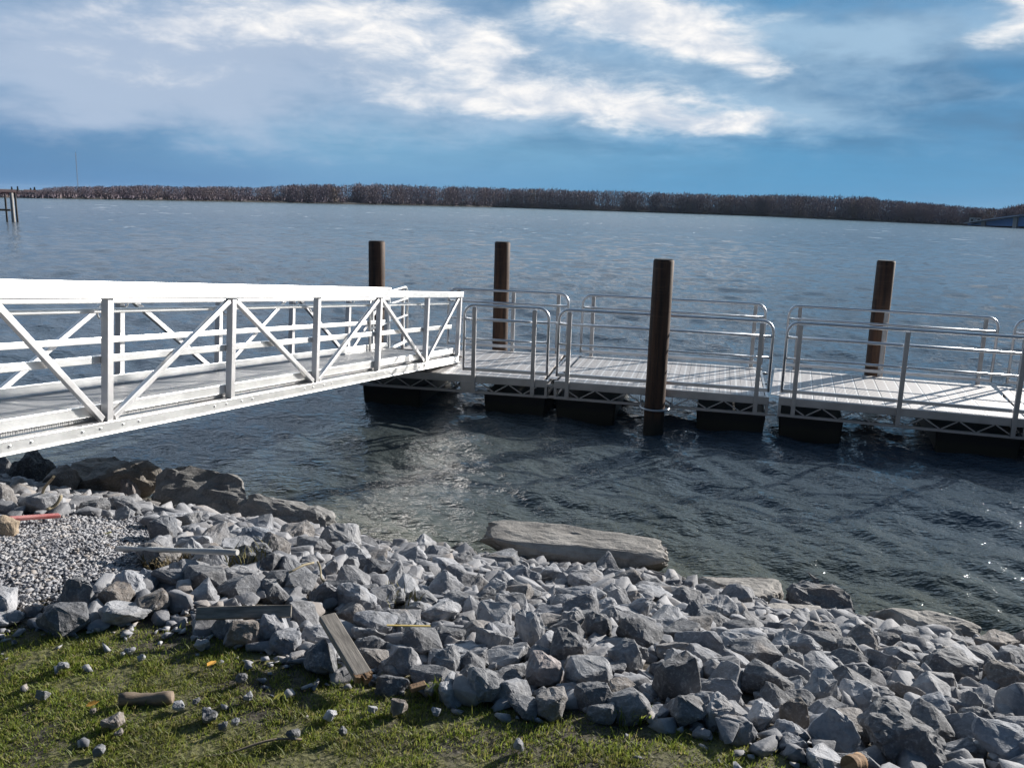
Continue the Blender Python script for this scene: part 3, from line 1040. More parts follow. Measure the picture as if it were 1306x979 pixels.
for a in [
    (618, 884, 58, 46, 'grey block with a flat top at the grass edge'),
    (693, 865, 58, 56, 'rounded pinkish grey rock at the grass edge below the upright pale block'),
    (629, 823, 62, 46, 'pale faceted rock beside the upright pale block'),
    (678, 809, 40, 68, 'pale block standing upright in the middle of the bank'),
    (630, 793, 56, 36, 'dark rock above the pale faceted one'),
    (724, 836, 58, 60, 'dark grey rock right of the upright pale block'),
    (750, 869, 72, 56, 'slanted grey rock leaning at the grass edge'),
    (798, 846, 52, 52, 'grey cube shaped rock left of the big dark rock'),
    (763, 804, 40, 42, 'smooth dark rock right of the pale upright block'),
    (537, 827, 66, 44, 'dark flat topped rock right of the leaning plank'),
    (729, 800, 40, 42, 'small pale grey rock between the upright pale block and the smooth dark one'),
    (568, 852, 46, 40, 'wedge shaped rock at the grass edge right of the plank'),
    (603, 856, 40, 38, 'dark rock wedged above the flat topped grey block'),
    (795, 887, 56, 48, 'brown grey rock at the grass edge left of the big dark rock'),
    (864, 872, 68, 82, 'big dark grey rock standing at the lower grass edge'),
    (874, 915, 60, 40, 'low dark rock at the foot of the big dark one'),
    (917, 918, 52, 46, 'pale white grey rock at the lower grass edge'),
    (969, 920, 48, 36, 'pale rounded rock right of the white grey one'),
    (1012, 921, 42, 52, 'dark brown upright rock at the lower grass edge'),
    (980, 878, 80, 48, 'wide dark block below the dark wedge'),
    (1043, 889, 54, 60, 'pale slanted rock right of the wide dark block'),
    (1091, 896, 48, 44, 'smooth grey rock beside the pale slanted one'),
    (1068, 950, 68, 62, 'large pale rock at the bottom edge beside the log stub'),
    (1150, 950, 130, 74, 'largest rough dark rock at the bottom edge', 'rock', 'rock', BIGR),
    (1199, 890, 68, 40, 'long pale rock lying across on the right'),
    (1188, 912, 56, 30, 'oblong bluish rock below the long pale one'),
    (1275, 958, 80, 54, 'pale bluish rock in the bottom right corner'),
    (1215, 858, 82, 48, 'flat dark rock on the right, long side to the water'),
    (1286, 872, 62, 44, 'brownish rock at the right edge'),
    (965, 841, 72, 40, 'dark wedge above the wide dark block'),
    (1014, 854, 36, 40, 'small upright grey rock right of the dark wedge'),
    (906, 787, 40, 28, 'pale rock just below the low grey brown boulder'),
    (1270, 826, 62, 38, 'rounded brown rock near the right water edge'),
    (1241, 906, 30, 44, 'narrow upright grey rock on the right'),
    (870, 812, 62, 34, 'dark oblong rock just above the big dark standing rock'),
    (1050, 815, 60, 34, 'grey slab shaped rock below the angular dark boulder'),
    (1130, 850, 60, 36, 'flat grey rock in the middle of the right bank'),
    (1085, 835, 44, 34, 'bluish rock above the wide dark block on the right bank'),
    (431, 695, 62, 54, 'large pale rock near the water left of centre'),
    (484, 668, 40, 34, 'dark upright rock at the water left of the long slab'),
    (452, 664, 46, 22, 'pale blue grey rock at the water beside the dark upright one'),
    (423, 706, 38, 24, 'dark oblong rock below the large pale one'),
    (421, 730, 24, 32, 'round pale cobble below the dark oblong rock'),
    (446, 728, 24, 36, 'grey cobble standing on edge beside the round pale one'),
    (545, 704, 44, 26, 'pale rounded rock left of the long slab'),
    (161, 630, 34, 46, 'pinkish block standing upright on the left bank'),
    (76, 618, 48, 44, 'grey brown block behind the red lath'),
    (98, 765, 56, 52, 'dark triangular rock at the lower edge of the gravel'),
    (146, 768, 46, 34, 'brown grey rock right of the dark triangular one'),
    (192, 776, 52, 34, 'flat brown grey rock between the gravel and the grass'),
    (153, 790, 66, 26, 'long pale grey rock at the upper edge of the grass'),
    (309, 812, 50, 40, 'brown grey rock below the long tilted board'),
    (118, 651, 42, 22, 'dark grey rock at the upper edge of the gravel'),
    (155, 661, 26, 18, 'small rounded rock at the upper right of the gravel'),
    (205, 680, 40, 44, 'bluish dark rock at the right edge of the gravel'),
    (238, 665, 46, 26, 'brown rock above the pale pipe'),
    (330, 692, 50, 34, 'pale blue grey rock right of the pale pipe'),
    (186, 748, 34, 30, 'bluish faceted rock below the pale pipe'),
    (257, 745, 66, 46, 'dark rock just above the long tilted board'),
]:
    rock_at(*a)

# random fill of the bank
ZONES = [
    (lambda x, y: x < 215 and y < 720, 'smaller grey rock packed around the gravel on the left bank'),
    (lambda x, y: x < 420 and y < 745, 'smaller grey rock between the pointed boulder and the pale pipe'),
    (lambda x, y: x < 420, 'smaller grey rock around the long tilted board'),
    (lambda x, y: x < 620 and y < 760, 'smaller grey rock between the leaning plank and the water'),
    (lambda x, y: x < 860 and y < 800, 'smaller grey rock just below the long flat tan slab'),
    (lambda x, y: x < 860, 'smaller grey rock near the grass right of the leaning plank'),
    (lambda x, y: y < 850, 'smaller grey rock along the right water edge'),
    (lambda x, y: True, 'smaller grey rock in the lower right part of the bank'),
]


def bank_t(x, y):
    ys_, yg_ = np.interp(x, sx, sy), np.interp(x, gx, gy)
    return (ys_ - y) / max(ys_ - yg_, 0.5)


GRAV = [(-60, 655), (60, 660), (130, 662), (175, 664), (205, 690), (190, 715), (160, 745), (110, 752), (60, 772), (-60, 785)]
gravw = np.array([hit(*q)[:2] for q in GRAV])


def inside(x, y, poly):
    c = False
    j = len(poly) - 1
    for i in range(len(poly)):
        if (poly[i][1] > y) != (poly[j][1] > y) and x < (poly[j][0] - poly[i][0]) * (y - poly[i][1]) / (poly[j][1] - poly[i][1]) + poly[i][0]:
            c = not c
        j = i
    return c


for (ax_, ay_), (bx_, by_), rr0 in (((250, 785), (372, 778), 0.06), ((417, 788), (463, 862), 0.03), ((150, 700), (303, 705), 0.0)):
    for f in np.linspace(0, 1, 7):
        q = hit(ax_ + (bx_ - ax_) * f, ay_ + (by_ - ay_) * f)
        placed.append((q[0], q[1], rr0))
PL = np.array(placed)
cand = []
tries = 0
rs = random.Random(77)
for rad, nt in ((0.100, 160), (0.086, 700), (0.072, 2400), (0.058, 7000), (0.046, 12000), (0.036, 16000), (0.029, 16000)):
    for _ in range(nt):
        x, y = rs.uniform(-6.5, 6.0), rs.uniform(1.6, 9.6)
        t = bank_t(x, y)
        if t < (-0.02 if x > -1.5 else 0.03) or t > 1.0: continue
        if t > 0.96 and rad > 0.11 and x < -1: continue
        u, v = proj((x, y, ground_z(x, y)))
        if u < -120 or u > 1420 or v > 1060: continue
        if inside(x, y, gravw) and rad > 0.02: continue
        if x < -0.75 and t > 0.8 and rad > 0.09 and rs.random() < 0.8: continue
        r_ = rad * rs.uniform(0.88, 1.12)
        if r_ / math.hypot(x, y) > 0.0235: continue
        if len(PL) and np.min(np.hypot(PL[:, 0] - x, PL[:, 1] - y) - 0.80 * (PL[:, 2] + r_)) < 0: continue
        PL = np.vstack([PL, (x, y, r_)])
        dist_ = math.hypot(x, y)
        cand.append((r_ / dist_ if -10 < u < 1316 and v < 985 else 0.0, x, y, r_, u, v))
cand.sort(reverse=True)
n_named = 232
small_rubble = []
for i, (s_, x, y, r_, u, v) in enumerate(cand):
    if i < n_named and s_ > 0:
        o = bpy.data.objects.new('rock', rs.choice(ROCKS))
        COL.objects.link(o)
        e_ = rs.uniform(0.8, 1.3)
        o.scale = (r_ * 1.22 * e_, r_ * 1.12 / e_ ** 0.5, r_ * rs.uniform(0.62, 1.0))
        o.rotation_euler = (rs.uniform(-0.5, 0.5), rs.uniform(-0.5, 0.5), rs.uniform(0, 6.28))
        o.location = (x, y, ground_z(x, y) + r_ * rs.uniform(0.30, 0.65))
        lab = next(l for f, l in ZONES if f(u, v))
        o.color = stone_colour(lab)
        tag(o, lab, 'rock', lab.replace('smaller grey rock', 'smaller rocks'))
    else:
        small_rubble.append((x, y, r_))
print('candidates', len(cand), 'rubble', len(small_rubble))


def scatter(name, meshes, items, m):
    """many stones in one mesh: items = (x, y, z, radius)"""
    vs, fs, base_ = [], [], 0
    lib = []
    for me in meshes:
        v = np.empty(len(me.vertices) * 3)
        me.vertices.foreach_get('co', v)
        f = np.array([p.vertices[:] for p in me.polygons])
        lib.append((v.reshape(-1, 3), f))
    for (x, y, z, r_) in items:
        v, f = lib[rng.integers(len(lib))]
        a, b2 = rng.uniform(0, 6.28), rng.uniform(-0.6, 0.6)
        R3 = np.array(Matrix.Rotation(a, 3, 'Z') @ Matrix.Rotation(b2, 3, 'X'))
        sc = r_ * np.array([rng.uniform(0.9, 1.7), rng.uniform(0.65, 1.1), rng.uniform(0.4, 0.85)])
        vs.append((v * sc) @ R3.T + (x, y, z))
        fs.append(f + base_)
        base_ += len(v)
    return npmesh(name, np.concatenate(vs), np.concatenate(fs), m)


def pebble_mesh(seed):
    r = random.Random(seed)
    bm = bmesh.new()
    for _ in range(8):
        v = Vector((r.gauss(0, 1), r.gauss(0, 1), r.gauss(0, 1))).normalized()
        bm.verts.new(v)
    res = bmesh.ops.convex_hull(bm, input=bm.verts)
    bmesh.ops.triangulate(bm, faces=bm.faces)
    me = bpy.data.meshes.new('pebble')
    bm.to_mesh(me)
    bm.free()
    return me


PEB = [pebble_mesh(900 + i) for i in range(14)]
LOWR = [rock_mesh('rubble_stone', 700 + i, boxy=0.4, npts=12, cuts=1, rough=0.06) for i in range(8)]
M_RUB, n = mat('rubble_stone')
pos = n.n('ShaderNodeNewGeometry').outputs['Position']
vor = n.n('ShaderNodeTexVoronoi')
n.put(vor.inputs['Vector'], pos)
vor.inputs['Scale'].default_value = 7.0
fine = n.noise(pos, 60.0, 5, 0.7)
big = n.noise(pos, 9.0, 5, 0.65)
c = n.ramp(n.xyz(vor.outputs['Color'])[0], [(0.0, (0.12, 0.122, 0.135)), (0.5, (0.22, 0.222, 0.238)), (0.85, (0.32, 0.32, 0.335)), (1.0, (0.24, 0.21, 0.19))])
c = n.mix(n.mul(n.ss(fine, 0.45, 0.75), 0.4), c, (0.44, 0.43, 0.42))
zz = n.xyz(pos)[2]
wet = n.ss(n.add(zz, n.mul(n.sub(big, 0.5), 0.25)), 0.03, 0.20, 1.0, 0.0)
c = n.mix(n.mul(wet, 0.75), c, (0.045, 0.042, 0.034))
n.out(n.principled(c, 0.8, 0.0, n.bump(n.add(big, n.mul(fine, 0.4)), 0.5, 0.015)))

items = [(x, y, ground_z(x, y) + r_ * rng.uniform(0.2, 0.5), r_ * 1.1) for (x, y, r_) in small_rubble]
for _ in range(5200):      # chips in the gaps between the rocks
    x, y = rng.uniform(-6.5, 5.5), rng.uniform(1.7, 9.6)
    t = bank_t(x, y)
    if -0.05 < t < 1.0 and not inside(x, y, gravw):
        r_ = rng.uniform(0.018, 0.05)
        items.append((x, y, ground_z(x, y) + r_ * rng.uniform(0.2, 1.0), r_))
rub = scatter('rubble', LOWR, items, M_RUB)
tag(rub, 'small broken stones filling the gaps between the bank rocks', 'rubble', kind='stuff')

items = []
gmin, gmax = gravw.min(0) - 0.3, gravw.max(0) + 0.3
cnt = 0
while cnt < 19000:
    x, y = rng.uniform(gmin[0], gmax[0]), rng.uniform(gmin[1], gmax[1])
    jx, jy = x + rng.normal(0, 0.06), y + rng.normal(0, 0.06)
    if not inside(jx, jy, gravw): continue
    r_ = rng.uniform(0.006, 0.0135)
    items.append((x, y, ground_z(x, y) + r_ * rng.uniform(0.1, 1.3), r_))
    cnt += 1
for _ in range(9000):     # gravel thinning out into the grass
    x, y = rng.uniform(-4.0, 2.2), rng.uniform(1.4, 3.7)
    t = bank_t(x, y)
    if t < 0.80 or t > 1.25: continue
    tl_ = 0.055 if x < -0.4 else 0.04
    wgt = math.exp(-((t - 0.97) / tl_) ** 2) * (1.0 if x < -0.4 else 0.4) + 0.0015
    if rng.random() < wgt:
        r_ = rng.uniform(0.007, 0.026)
        items.append((x, y, ground_z(x, y) + r_ * 0.5, r_))
gv = scatter('gravel', PEB, items, M_GRAVEL)
tag(gv, 'pale crushed gravel spread on the left bank and into the grass edge', 'gravel', kind='stuff')

# stones lying in the grass
for i, (px, py, w, h, lb) in enumerate([
    (54, 892, 22, 14, 'grey stone in the grass left of the short log'), (79, 857, 16, 11, 'small grey stone in the grass above the log'),
    (167, 837, 13, 10, 'pale grey stone in the grass under the long pale rock'), (144, 927, 34, 20, 'brown grey stone in the grass below the log'),
    (152, 941, 14, 9, 'small grey stone touching the brown grey one below the log'),
    (264, 921, 26, 20, 'dark broken stone in the grass right of the log'), (285, 934, 14, 14, 'small dark stone beside the dark broken one'),
    (317, 895, 16, 12, 'pale stone in the grass near the orange leaf'), (227, 907, 18, 12, 'pale stone at the right end of the log'),
    (421, 921, 20, 14, 'white stone in the grass below the plank'), (508, 908, 26, 24, 'cube like brown stone in the grass right of the plank end'),
    (438, 943, 16, 14, 'dark stone at the bottom of the grass'), (126, 966, 18, 13, 'grey stone at the bottom left of the grass'),
    (257, 829, 20, 16, 'pale grey stone at the gravel edge of the grass'), (307, 872, 18, 14, 'dark stone in the grass below the orange leaf'),
    (373, 943, 22, 12, 'flat dark stone beside the thin twig'), (661, 957, 16, 20, 'pale stone standing on edge in the grass at the bottom'),
    (555, 916, 15, 9, 'small bluish stone in the grass below the flat topped rock'), (250, 902, 12, 10, 'small dark stone between log and dark broken stone'),
    (475, 911, 16, 10, 'pale brown stone left of the cube like one'), (300, 929, 12, 9, 'tiny grey stone right of the dark broken one'),
    (180, 846, 12, 8, 'tiny pale stone in the upper grass'), (118, 914, 10, 8, 'tiny brown stone left of the log'),
]):
    rock_at(px, py, w, h, lb, 'stone', 'stone', group='stones lying in the grass', sink=0.32)

tan = rock_at(4, 677, 38, 30, 'tan stone on the gravel at the left edge', 'stone', 'stone', group=None)
tme = rock_mesh('stone', 990, 0.5, 16, 2, 0.06, M_TAN)
tan.data = tme

# ------------------------------------------------------------------ grass
vs, fs = [], []


def blades(nb_, x0, x1, y0, y1, hmul=1.0, accept=None):
    x = rng.uniform(x0, x1, nb_)
    y = rng.uniform(y0, y1, nb_)
    ys_, yg_ = np.interp(x, sx, sy), np.interp(x, gx, gy)
    t = (ys_ - y) / np.maximum(ys_ - yg_, 0.5)
    fld = np.array([mnoise.fractal(Vector((a * 2.6, b2 * 2.6, 3.3)), 0.8, 2.0, 4) for a, b2 in zip(x, y)])
    fld2 = np.array([mnoise.noise(Vector((a * 14, b2 * 14, 8.3))) for a, b2 in zip(x, y)])
    edge = np.clip((t - 0.985 - 0.02 * fld2) / 0.05, 0, 1)
    keep = rng.random(nb_) < edge * np.clip(0.70 + 0.8 * fld + 0.6 * fld2, 0.16, 1)
    x, y, fld, fld2 = x[keep], y[keep], fld[keep], fld2[keep]
    k = len(x)
    z = terrain(x, y) + tnoise(x, y) - 0.004
    hgt = rng.uniform(0.005, 0.020, k) * (1 + 0.5 * fld2) * hmul * np.where(rng.random(k) < 0.04, 1.9, 1)
    a = rng.uniform(0, 2 * np.pi, k)
    wdt = rng.uniform(0.0011, 0.0025, k)
    lean = rng.uniform(0.1, 1.2, k) * hgt
    da = np.stack([np.cos(a), np.sin(a), 0 * a], 1)
    db = np.stack([-np.sin(a), np.cos(a), 0 * a], 1)
    p = np.stack([x, y, z], 1)
    mid = p + np.array([0, 0, 1]) * (hgt * 0.6)[:, None] + db * (lean * 0.35)[:, None]
    tip = p + np.array([0, 0, 1]) * hgt[:, None] + db * lean[:, None]
    V = np.stack([p - da * wdt[:, None], p + da * wdt[:, None], mid + da * wdt[:, None] * 0.8, mid - da * wdt[:, None] * 0.8, tip], 1)
    return V.reshape(-1, 3), k


V, k = blades(760000, -4.2, 2.4, 1.0, 3.7)
q = np.arange(k)[:, None] * 5
tri = np.concatenate([q + [0, 1, 2], q + [0, 2, 3], q + [3, 2, 4]])
gr = npmesh('grass', V, tri, M_GRASS)
tag(gr, 'short patchy green grass at the top of the bank', 'grass', kind='stuff')
print('grass blades', k)


# ------------------------------------------------------------------ debris
def stick(name, label, cat, a, b, r, m, lift=(0.03, 0.03), n=8, flat=None, wob=0.0, zr=None):
    p0, p1 = hit(*a, lift[0]), hit(*b, lift[1])
    p0, p1 = Vector(p0), Vector(p1)
    d = (p1 - p0)
    L = d.length
    o_m = d.to_track_quat('X', 'Z').to_matrix().to_4x4()
    o_m.translation = p0
    mb = MB()
    if flat:
        mb.box(0, L, -flat[0] / 2, flat[0] / 2, -flat[1] / 2, flat[1] / 2)
        o = mb.build(name, m, None, bevel=min(flat) * 0.18)
    else:
        k = 9
        rr_ = random.Random(int(a[0] * 7 + a[1]))
        pts = [(L * i / (k - 1), wob * 3 * math.sin(i * 0.55 + a[0]), wob * 2 * math.sin(i * 0.7 + a[1])) for i in range(k)]
        rad = [r * rr_.uniform(0.88, 1.1) for i in range(k)]
        o = mb.tube(pts, r, n, radii=rad).build(name, m, None, smooth=True)
    o.matrix_world = o_m
    tag(o, label, cat)
    return o, L


# leaning plank with a broken end
pl, L = stick('plank', 'grey weathered plank leaning on the rocks with an orange splintered lower end', 'plank', (417, 786), (463, 862), 0, M_WOOD, (0.16, 0.07), flat=(0.064, 0.026))
sp = MB()
rr_ = random.Random(4)
for i in range(7):
    y0_ = -0.031 + i * 0.0089
    sp.box(L - 0.012, L + rr_.uniform(0.004, 0.03), y0_, y0_ + 0.0086, -0.0127, 0.0127 - 0.004 * rr_.random())
so = sp.build('splintered_end', M_FRESH, pl)
so['label'] = 'orange freshly split end of the plank'
bo, L = stick('board', 'long grey board lying tilted among the rocks above the grass', 'board', (250, 782), (372, 779), 0, M_WOOD, (0.09, 0.12), flat=(0.048, 0.018))
bo.matrix_world = bo.matrix_world @ Matrix.Rotation(math.radians(48), 4, 'X')
stick('pipe', 'thin pale pipe lying across the rocks right of the gravel', 'pipe', (150, 699), (303, 704), 0.013, M_PIPE, (0.07, 0.16))
stick('lath', 'faded red lath lying at the top of the gravel', 'lath', (-25, 664), (76, 657), 0, M_RED, (0.05, 0.05), flat=(0.045, 0.018))
stick('log', 'short barkless log lying in the grass', 'log', (151, 894), (221, 888), 0.021, M_LOG, (0.02, 0.02), n=12, wob=0.003)
stick('reed_stem', 'dry reed stem standing between rocks above the red lath', 'stem', (53, 640), (66, 606), 0.008, M_STEM, (0.05, 0.28), wob=0.004)
stick('stem', 'bent pale stem lying right of the dry reed', 'stem', (64, 650), (76, 634), 0.010, M_STEM, (0.05, 0.12), wob=0.006)
stick('twig', 'thin dark twig lying at the bottom of the grass', 'twig', (262, 959), (385, 944), 0.004, M_LOG, (0.012, 0.012), wob=0.004)
stick('strap', 'yellow strip lying on the rocks right of the plank', 'strip', (493, 797), (549, 798), 0, M_YEL, (0.17, 0.17), flat=(0.010, 0.004))
stick('reed_stem', 'greenish reed lying across the rocks above the plank', 'stem', (368, 728), (402, 716), 0.005, M_STEM, (0.14, 0.18), wob=0.003)
stick('twig', 'short pale twig between the cobbles left of centre', 'twig', (403, 718), (415, 742), 0.005, M_STEM, (0.16, 0.12), wob=0.003)
stick('wood_chip', 'pale wood chip in the grass edge right of the plank end', 'wood chip', (523, 878), (543, 872), 0, M_FRESH, (0.03, 0.04), flat=(0.03, 0.016))
stick('wood_chip', 'short stubby wood chip right of the pale one', 'wood chip', (546, 884), (552, 872), 0, M_WOOD, (0.03, 0.04), flat=(0.03, 0.022))
ls, L = stick('log_stub', 'rusty orange log stub poking out under the large pale rock', 'log', (1082, 975), (1096, 971), 0.026, M_FRESH, (0.06, 0.06), n=14)


def leaf(px, py, s_, m, label, tilt=0.5):
    p = hit(px, py, 0.03)
    mb = MB()
    mb.raw([(-1, 0, 0), (-0.35, -0.5, 0.12), (0.4, -0.42, 0.15), (1, 0, 0.05), (0.4, 0.42, 0.15), (-0.35, 0.5, 0.12), (-0.3, 0, 0), (0.4, 0, 0.02)],
           [(0, 1, 6), (1, 2, 7, 6), (2, 3, 7), (3, 4, 7), (4, 5, 6, 7), (5, 0, 6)])
    o = mb.build('fallen_leaf', m)
    sm = o.modifiers.new('solid', 'SOLIDIFY')
    sm.thickness = 0.04
    o.location = p
    o.scale = (s_, s_, s_)
    o.rotation_euler = (random.uniform(-tilt, tilt), random.uniform(-tilt, tilt), random.uniform(0, 6.28))
    tag(o, label, 'leaf', 'fallen leaves')


leaf(270, 846, 0.026, M_LEAF, 'orange leaf in the grass above the log')
leaf(355, 888, 0.022, M_LEAFY, 'pale yellow leaf in the grass right of the log')
leaf(138, 680, 0.030, M_LEAFY, 'yellow leaf on the gravel')
leaf(355, 755, 0.026, M_LEAFY, 'yellow leaf on the rocks above the long board')
leaf(27, 622, 0.05, M_LEAF, 'orange leaf among the dark rocks by the gangway')
leaf(118, 897, 0.02, M_LEAF, 'brown orange leaf in the grass left of the log')
leaf(563, 685, 0.06, M_LEAF, 'orange brown leaf at the water left of the long slab')
leaf(88, 900, 0.016, M_FRESH, 'small tan leaf in the grass at the left')


def weed(px, py, rad, hgt, nb_, label, m):
    p = hit(px, py)
    mb = MB()
    r_ = random.Random(int(px))
    for _ in range(nb_):
        a, d = r_.uniform(0, 6.28), rad * math.sqrt(r_.random())
        x, y = d * math.cos(a), d * math.sin(a)
        z0 = ground_z(p[0] + x, p[1] + y) - p[2]
        h_ = hgt * r_.uniform(0.5, 1.1)
        lx_, ly_ = r_.uniform(-0.6, 0.6) * h_, r_.uniform(-0.6, 0.6) * h_
        w_ = r_.uniform(0.002, 0.004)
        ca, sa = math.cos(a) * w_, math.sin(a) * w_
        mb.raw([(x - ca, y - sa, z0), (x + ca, y + sa, z0), (x + lx_ * 0.5 + ca, y + ly_ * 0.5 + sa, z0 + h_ * 0.7), (x + lx_ * 0.5 - ca, y + ly_ * 0.5 - sa, z0 + h_ * 0.7), (x + lx_, y + ly_, z0 + h_)],
               [(0, 1, 2, 3), (3, 2, 4)])
    o = mb.build('weed_clump', m)
    o.location = p
    tag(o, label, 'weed', 'weed clumps among the rocks')


weed(282, 688, 0.13, 0.05, 500, 'brown mossy weed clump just above the pale pipe', M_MOSS)
weed(318, 726, 0.10, 0.14, 45, 'olive weed clump right of the pale pipe end', M_WEED)
weed(345, 712, 0.05, 0.12, 24, 'thin olive weed between pale rocks', M_WEED)
weed(505, 778, 0.10, 0.14, 40, 'olive weed clump above the yellow strip', M_WEED)
weed(222, 725, 0.14, 0.08, 420, 'low brown weed clump under the pale pipe', M_MOSS)
weed(565, 888, 0.05, 0.06, 60, 'grass tuft against the flat topped grey block', M_GRASS)
weed(802, 918, 0.07, 0.055, 90, 'grass tuft at the foot of the brown grey edge rock', M_GRASS)

# ------------------------------------------------------------------ far shore
shore = [(-400, 245.5, 300), (0, 252, 300), (60, 253.2, 320), (330, 258, 430), (653, 265, 570), (980, 276, 470), (1306, 291, 275), (1700, 306, 260)]
spx = np.array([q[0] for q in shore], float)


def shore_pt(px, back=0.0):
    yv = np.interp(px, spx, [q[2] for q in shore])
    py = np.interp(px, spx, [q[1] for q in shore])
    d = atz(px, py, 0.0)
    s_ = (np.linalg.norm(d[:2]) + back) / np.linalg.norm(d[:2])
    return d[0] * s_, d[1] * s_


bx = []
for px in np.arange(-420, 1720, 15):
    bx.append([(*shore_pt(px, b2), z) for b2, z in ((-3, -1.0), (0, 0.05), (4, 1.0), (30, 1.6), (160, 2.0), (400, 2.0))])
bx = np.array(bx)
fs_ = npmesh('far_shore', bx.reshape(-1, 3), grid_faces(bx.shape[0], bx.shape[1]), M_SHORE, True)
tag(fs_, kind='structure')

topline = [(-400, 242), (0, 242), (55, 241), (62, 238), (100, 237), (200, 236), (330, 237.5), (375, 235), (440, 233), (500, 233.5), (560, 236), (620, 238), (690, 239), (800, 243), (900, 246), (980, 247), (1060, 248), (1110, 250.5), (1180, 257), (1240, 263), (1275, 265), (1292, 262), (1306, 259), (1400, 255), (1700, 262)]
tpx = np.array([q[0] for q in topline], float)
tpy = np.array([q[1] for q in topline], float)
tv, tf, nb_ = [], [], 0
fr = np.random.default_rng(9)
for row, (b0, b1, nt, hs) in enumerate(((1, 6, 760, 0.86), (8, 20, 820, 0.96), (22, 45, 820, 1.0))):
    for i in range(nt):
        px = fr.uniform(-380, 1690)
        back = fr.uniform(b0, b1)
        x, y = shore_pt(px, back)
        dist_ = math.hypot(x, y)
        # height so that the crown reaches the skyline
        ty = np.interp(px, tpx, tpy) + 0.9 * math.sin(px * 0.045) * math.sin(px * 0.017 + 1.0)
        d = ray(px, ty)
        ztop = CAMH + d[2] / math.hypot(d[0], d[1]) * dist_
        H_ = max(ztop - 1.0, 1.2) * hs * fr.uniform(0.92, 1.02)
        if fr.random() < 0.04: H_ *= 1.07
        cw = H_ * fr.uniform(0.28, 0.40) + 1.0
        k = 170
        # upright twigs and branch faces through the crown volume
        hgt = fr.beta(1.25, 1.15, k)
        prof = np.sqrt(np.clip(1 - ((hgt - 0.50) / 0.53) ** 2, 0.03, 1))
        a = fr.uniform(0, 2 * np.pi, k)
        rad = cw * prof * np.sqrt(fr.random(k))
        c0 = np.stack([x + rad * np.cos(a), y + rad * np.sin(a), 1.0 + hgt * H_ * 0.92], 1)
        ln = H_ * fr.uniform(0.05, 0.12, k)
        dirv = np.stack([np.cos(a) * 0.5, np.sin(a) * 0.5, fr.uniform(0.5, 1.4, k)], 1)
        wv = fr.uniform(0.08, 0.26, k) * (H_ / 12) ** 0.5
        a2 = fr.uniform(0, 2 * np.pi, k)
        sd_ = np.stack([np.cos(a2), np.sin(a2), 0.3 * np.sin(a)], 1) * wv[:, None]
        tri_v = np.stack([c0 - sd_, c0 + sd_, c0 + dirv * ln[:, None]], 1).reshape(-1, 3)
        tv.append(tri_v)
        tf.append(np.arange(k * 3).reshape(-1, 3) + nb_)
        nb_ += k * 3
        tw = 0.10 + H_ * 0.008
        trunk = np.array([(x - tw, y, 0.3), (x + tw, y, 0.3), (x, y, 1.0 + H_ * 0.9), (x, y - tw, 0.3), (x, y + tw, 0.3), (x, y, 1.0 + H_ * 0.9)])
        tv.append(trunk)
        tf.append(np.array([[0, 1, 2], [3, 4, 5]]) + nb_)
        nb_ += 6
        # undergrowth
        ku = 30
        cu = np.stack([x + fr.uniform(-2.5, 2.5, ku), y + fr.uniform(-2.5, 2.5, ku), fr.uniform(0.5, 2.6, ku) * min(H_ / 8, 1.2)], 1)
        a2 = fr.uniform(0, 2 * np.pi, ku)
        sd_ = np.stack([np.cos(a2), np.sin(a2), 0 * a2], 1) * 0.28
        tv.append(np.stack([cu - sd_, cu + sd_, cu + np.array([0, 0, 1.0])], 1).reshape(-1, 3))
        tf.append(np.arange(ku * 3).reshape(-1, 3) + nb_)
        nb_ += ku * 3
wood = npmesh('far_wood', np.concatenate(tv), np.concatenate(tf), M_TWIG)
tag(wood, 'bare brown wood along the far shore', 'wood', kind='stuff')


def evergreen(px, top_py, label, wmul=1.0):
    x, y = shore_pt(px, 12)
    d = ray(px, top_py)
    H_ = CAMH + d[2] / math.hypot(d[0], d[1]) * math.hypot(x, y) - 0.9
    root = empty('evergreen_tree', Matrix.Translation((x, y, 0.9)))
    tag(root, label, 'tree', 'evergreens on the far left shore')
    MB().tube([(0, 0, -0.5), (0, 0, H_ * 0.5), (0, 0, H_ * 0.95)], 0.1, 8, radii=[0.14, 0.09, 0.02]).build('trunk', M_BARK, root, smooth=True)
    cr = MB()
    r_ = random.Random(int(px * 3))
    for i in range(420):
        f = r_.random() ** 0.8
        rad = (1 - f) * H_ * 0.26 * wmul * r_.uniform(0.4, 1.1) + 0.05
        a = r_.uniform(0, 6.28)
        z = H_ * (0.10 + 0.9 * f)
        ca, sa = math.cos(a), math.sin(a)
        w_ = 0.16 + 0.14 * r_.random()
        cr.raw([(ca * 0.05, sa * 0.05, z + 0.15), (ca * rad - sa * w_, sa * rad + ca * w_, z - rad * 0.3), (ca * rad * 1.15, sa * rad * 1.15, z - rad * 0.45), (ca * rad + sa * w_, sa * rad - ca * w_, z - rad * 0.3)], [(0, 1, 2), (0, 2, 3)])
    cr.build('crown', M_EVER, root)


evergreen(16, 238.5, 'thin evergreen tree on the far left shore, leftmost')
evergreen(23.5, 238, 'thin evergreen tree just right of the leftmost one on the far shore', 0.9)
evergreen(40, 240, 'dark evergreen tree above the white shore house')
evergreen(45, 239, 'broad dark evergreen tree right of the white shore house', 1.5)
evergreen(72, 244, 'short dark evergreen tree at the left end of the tall wood')


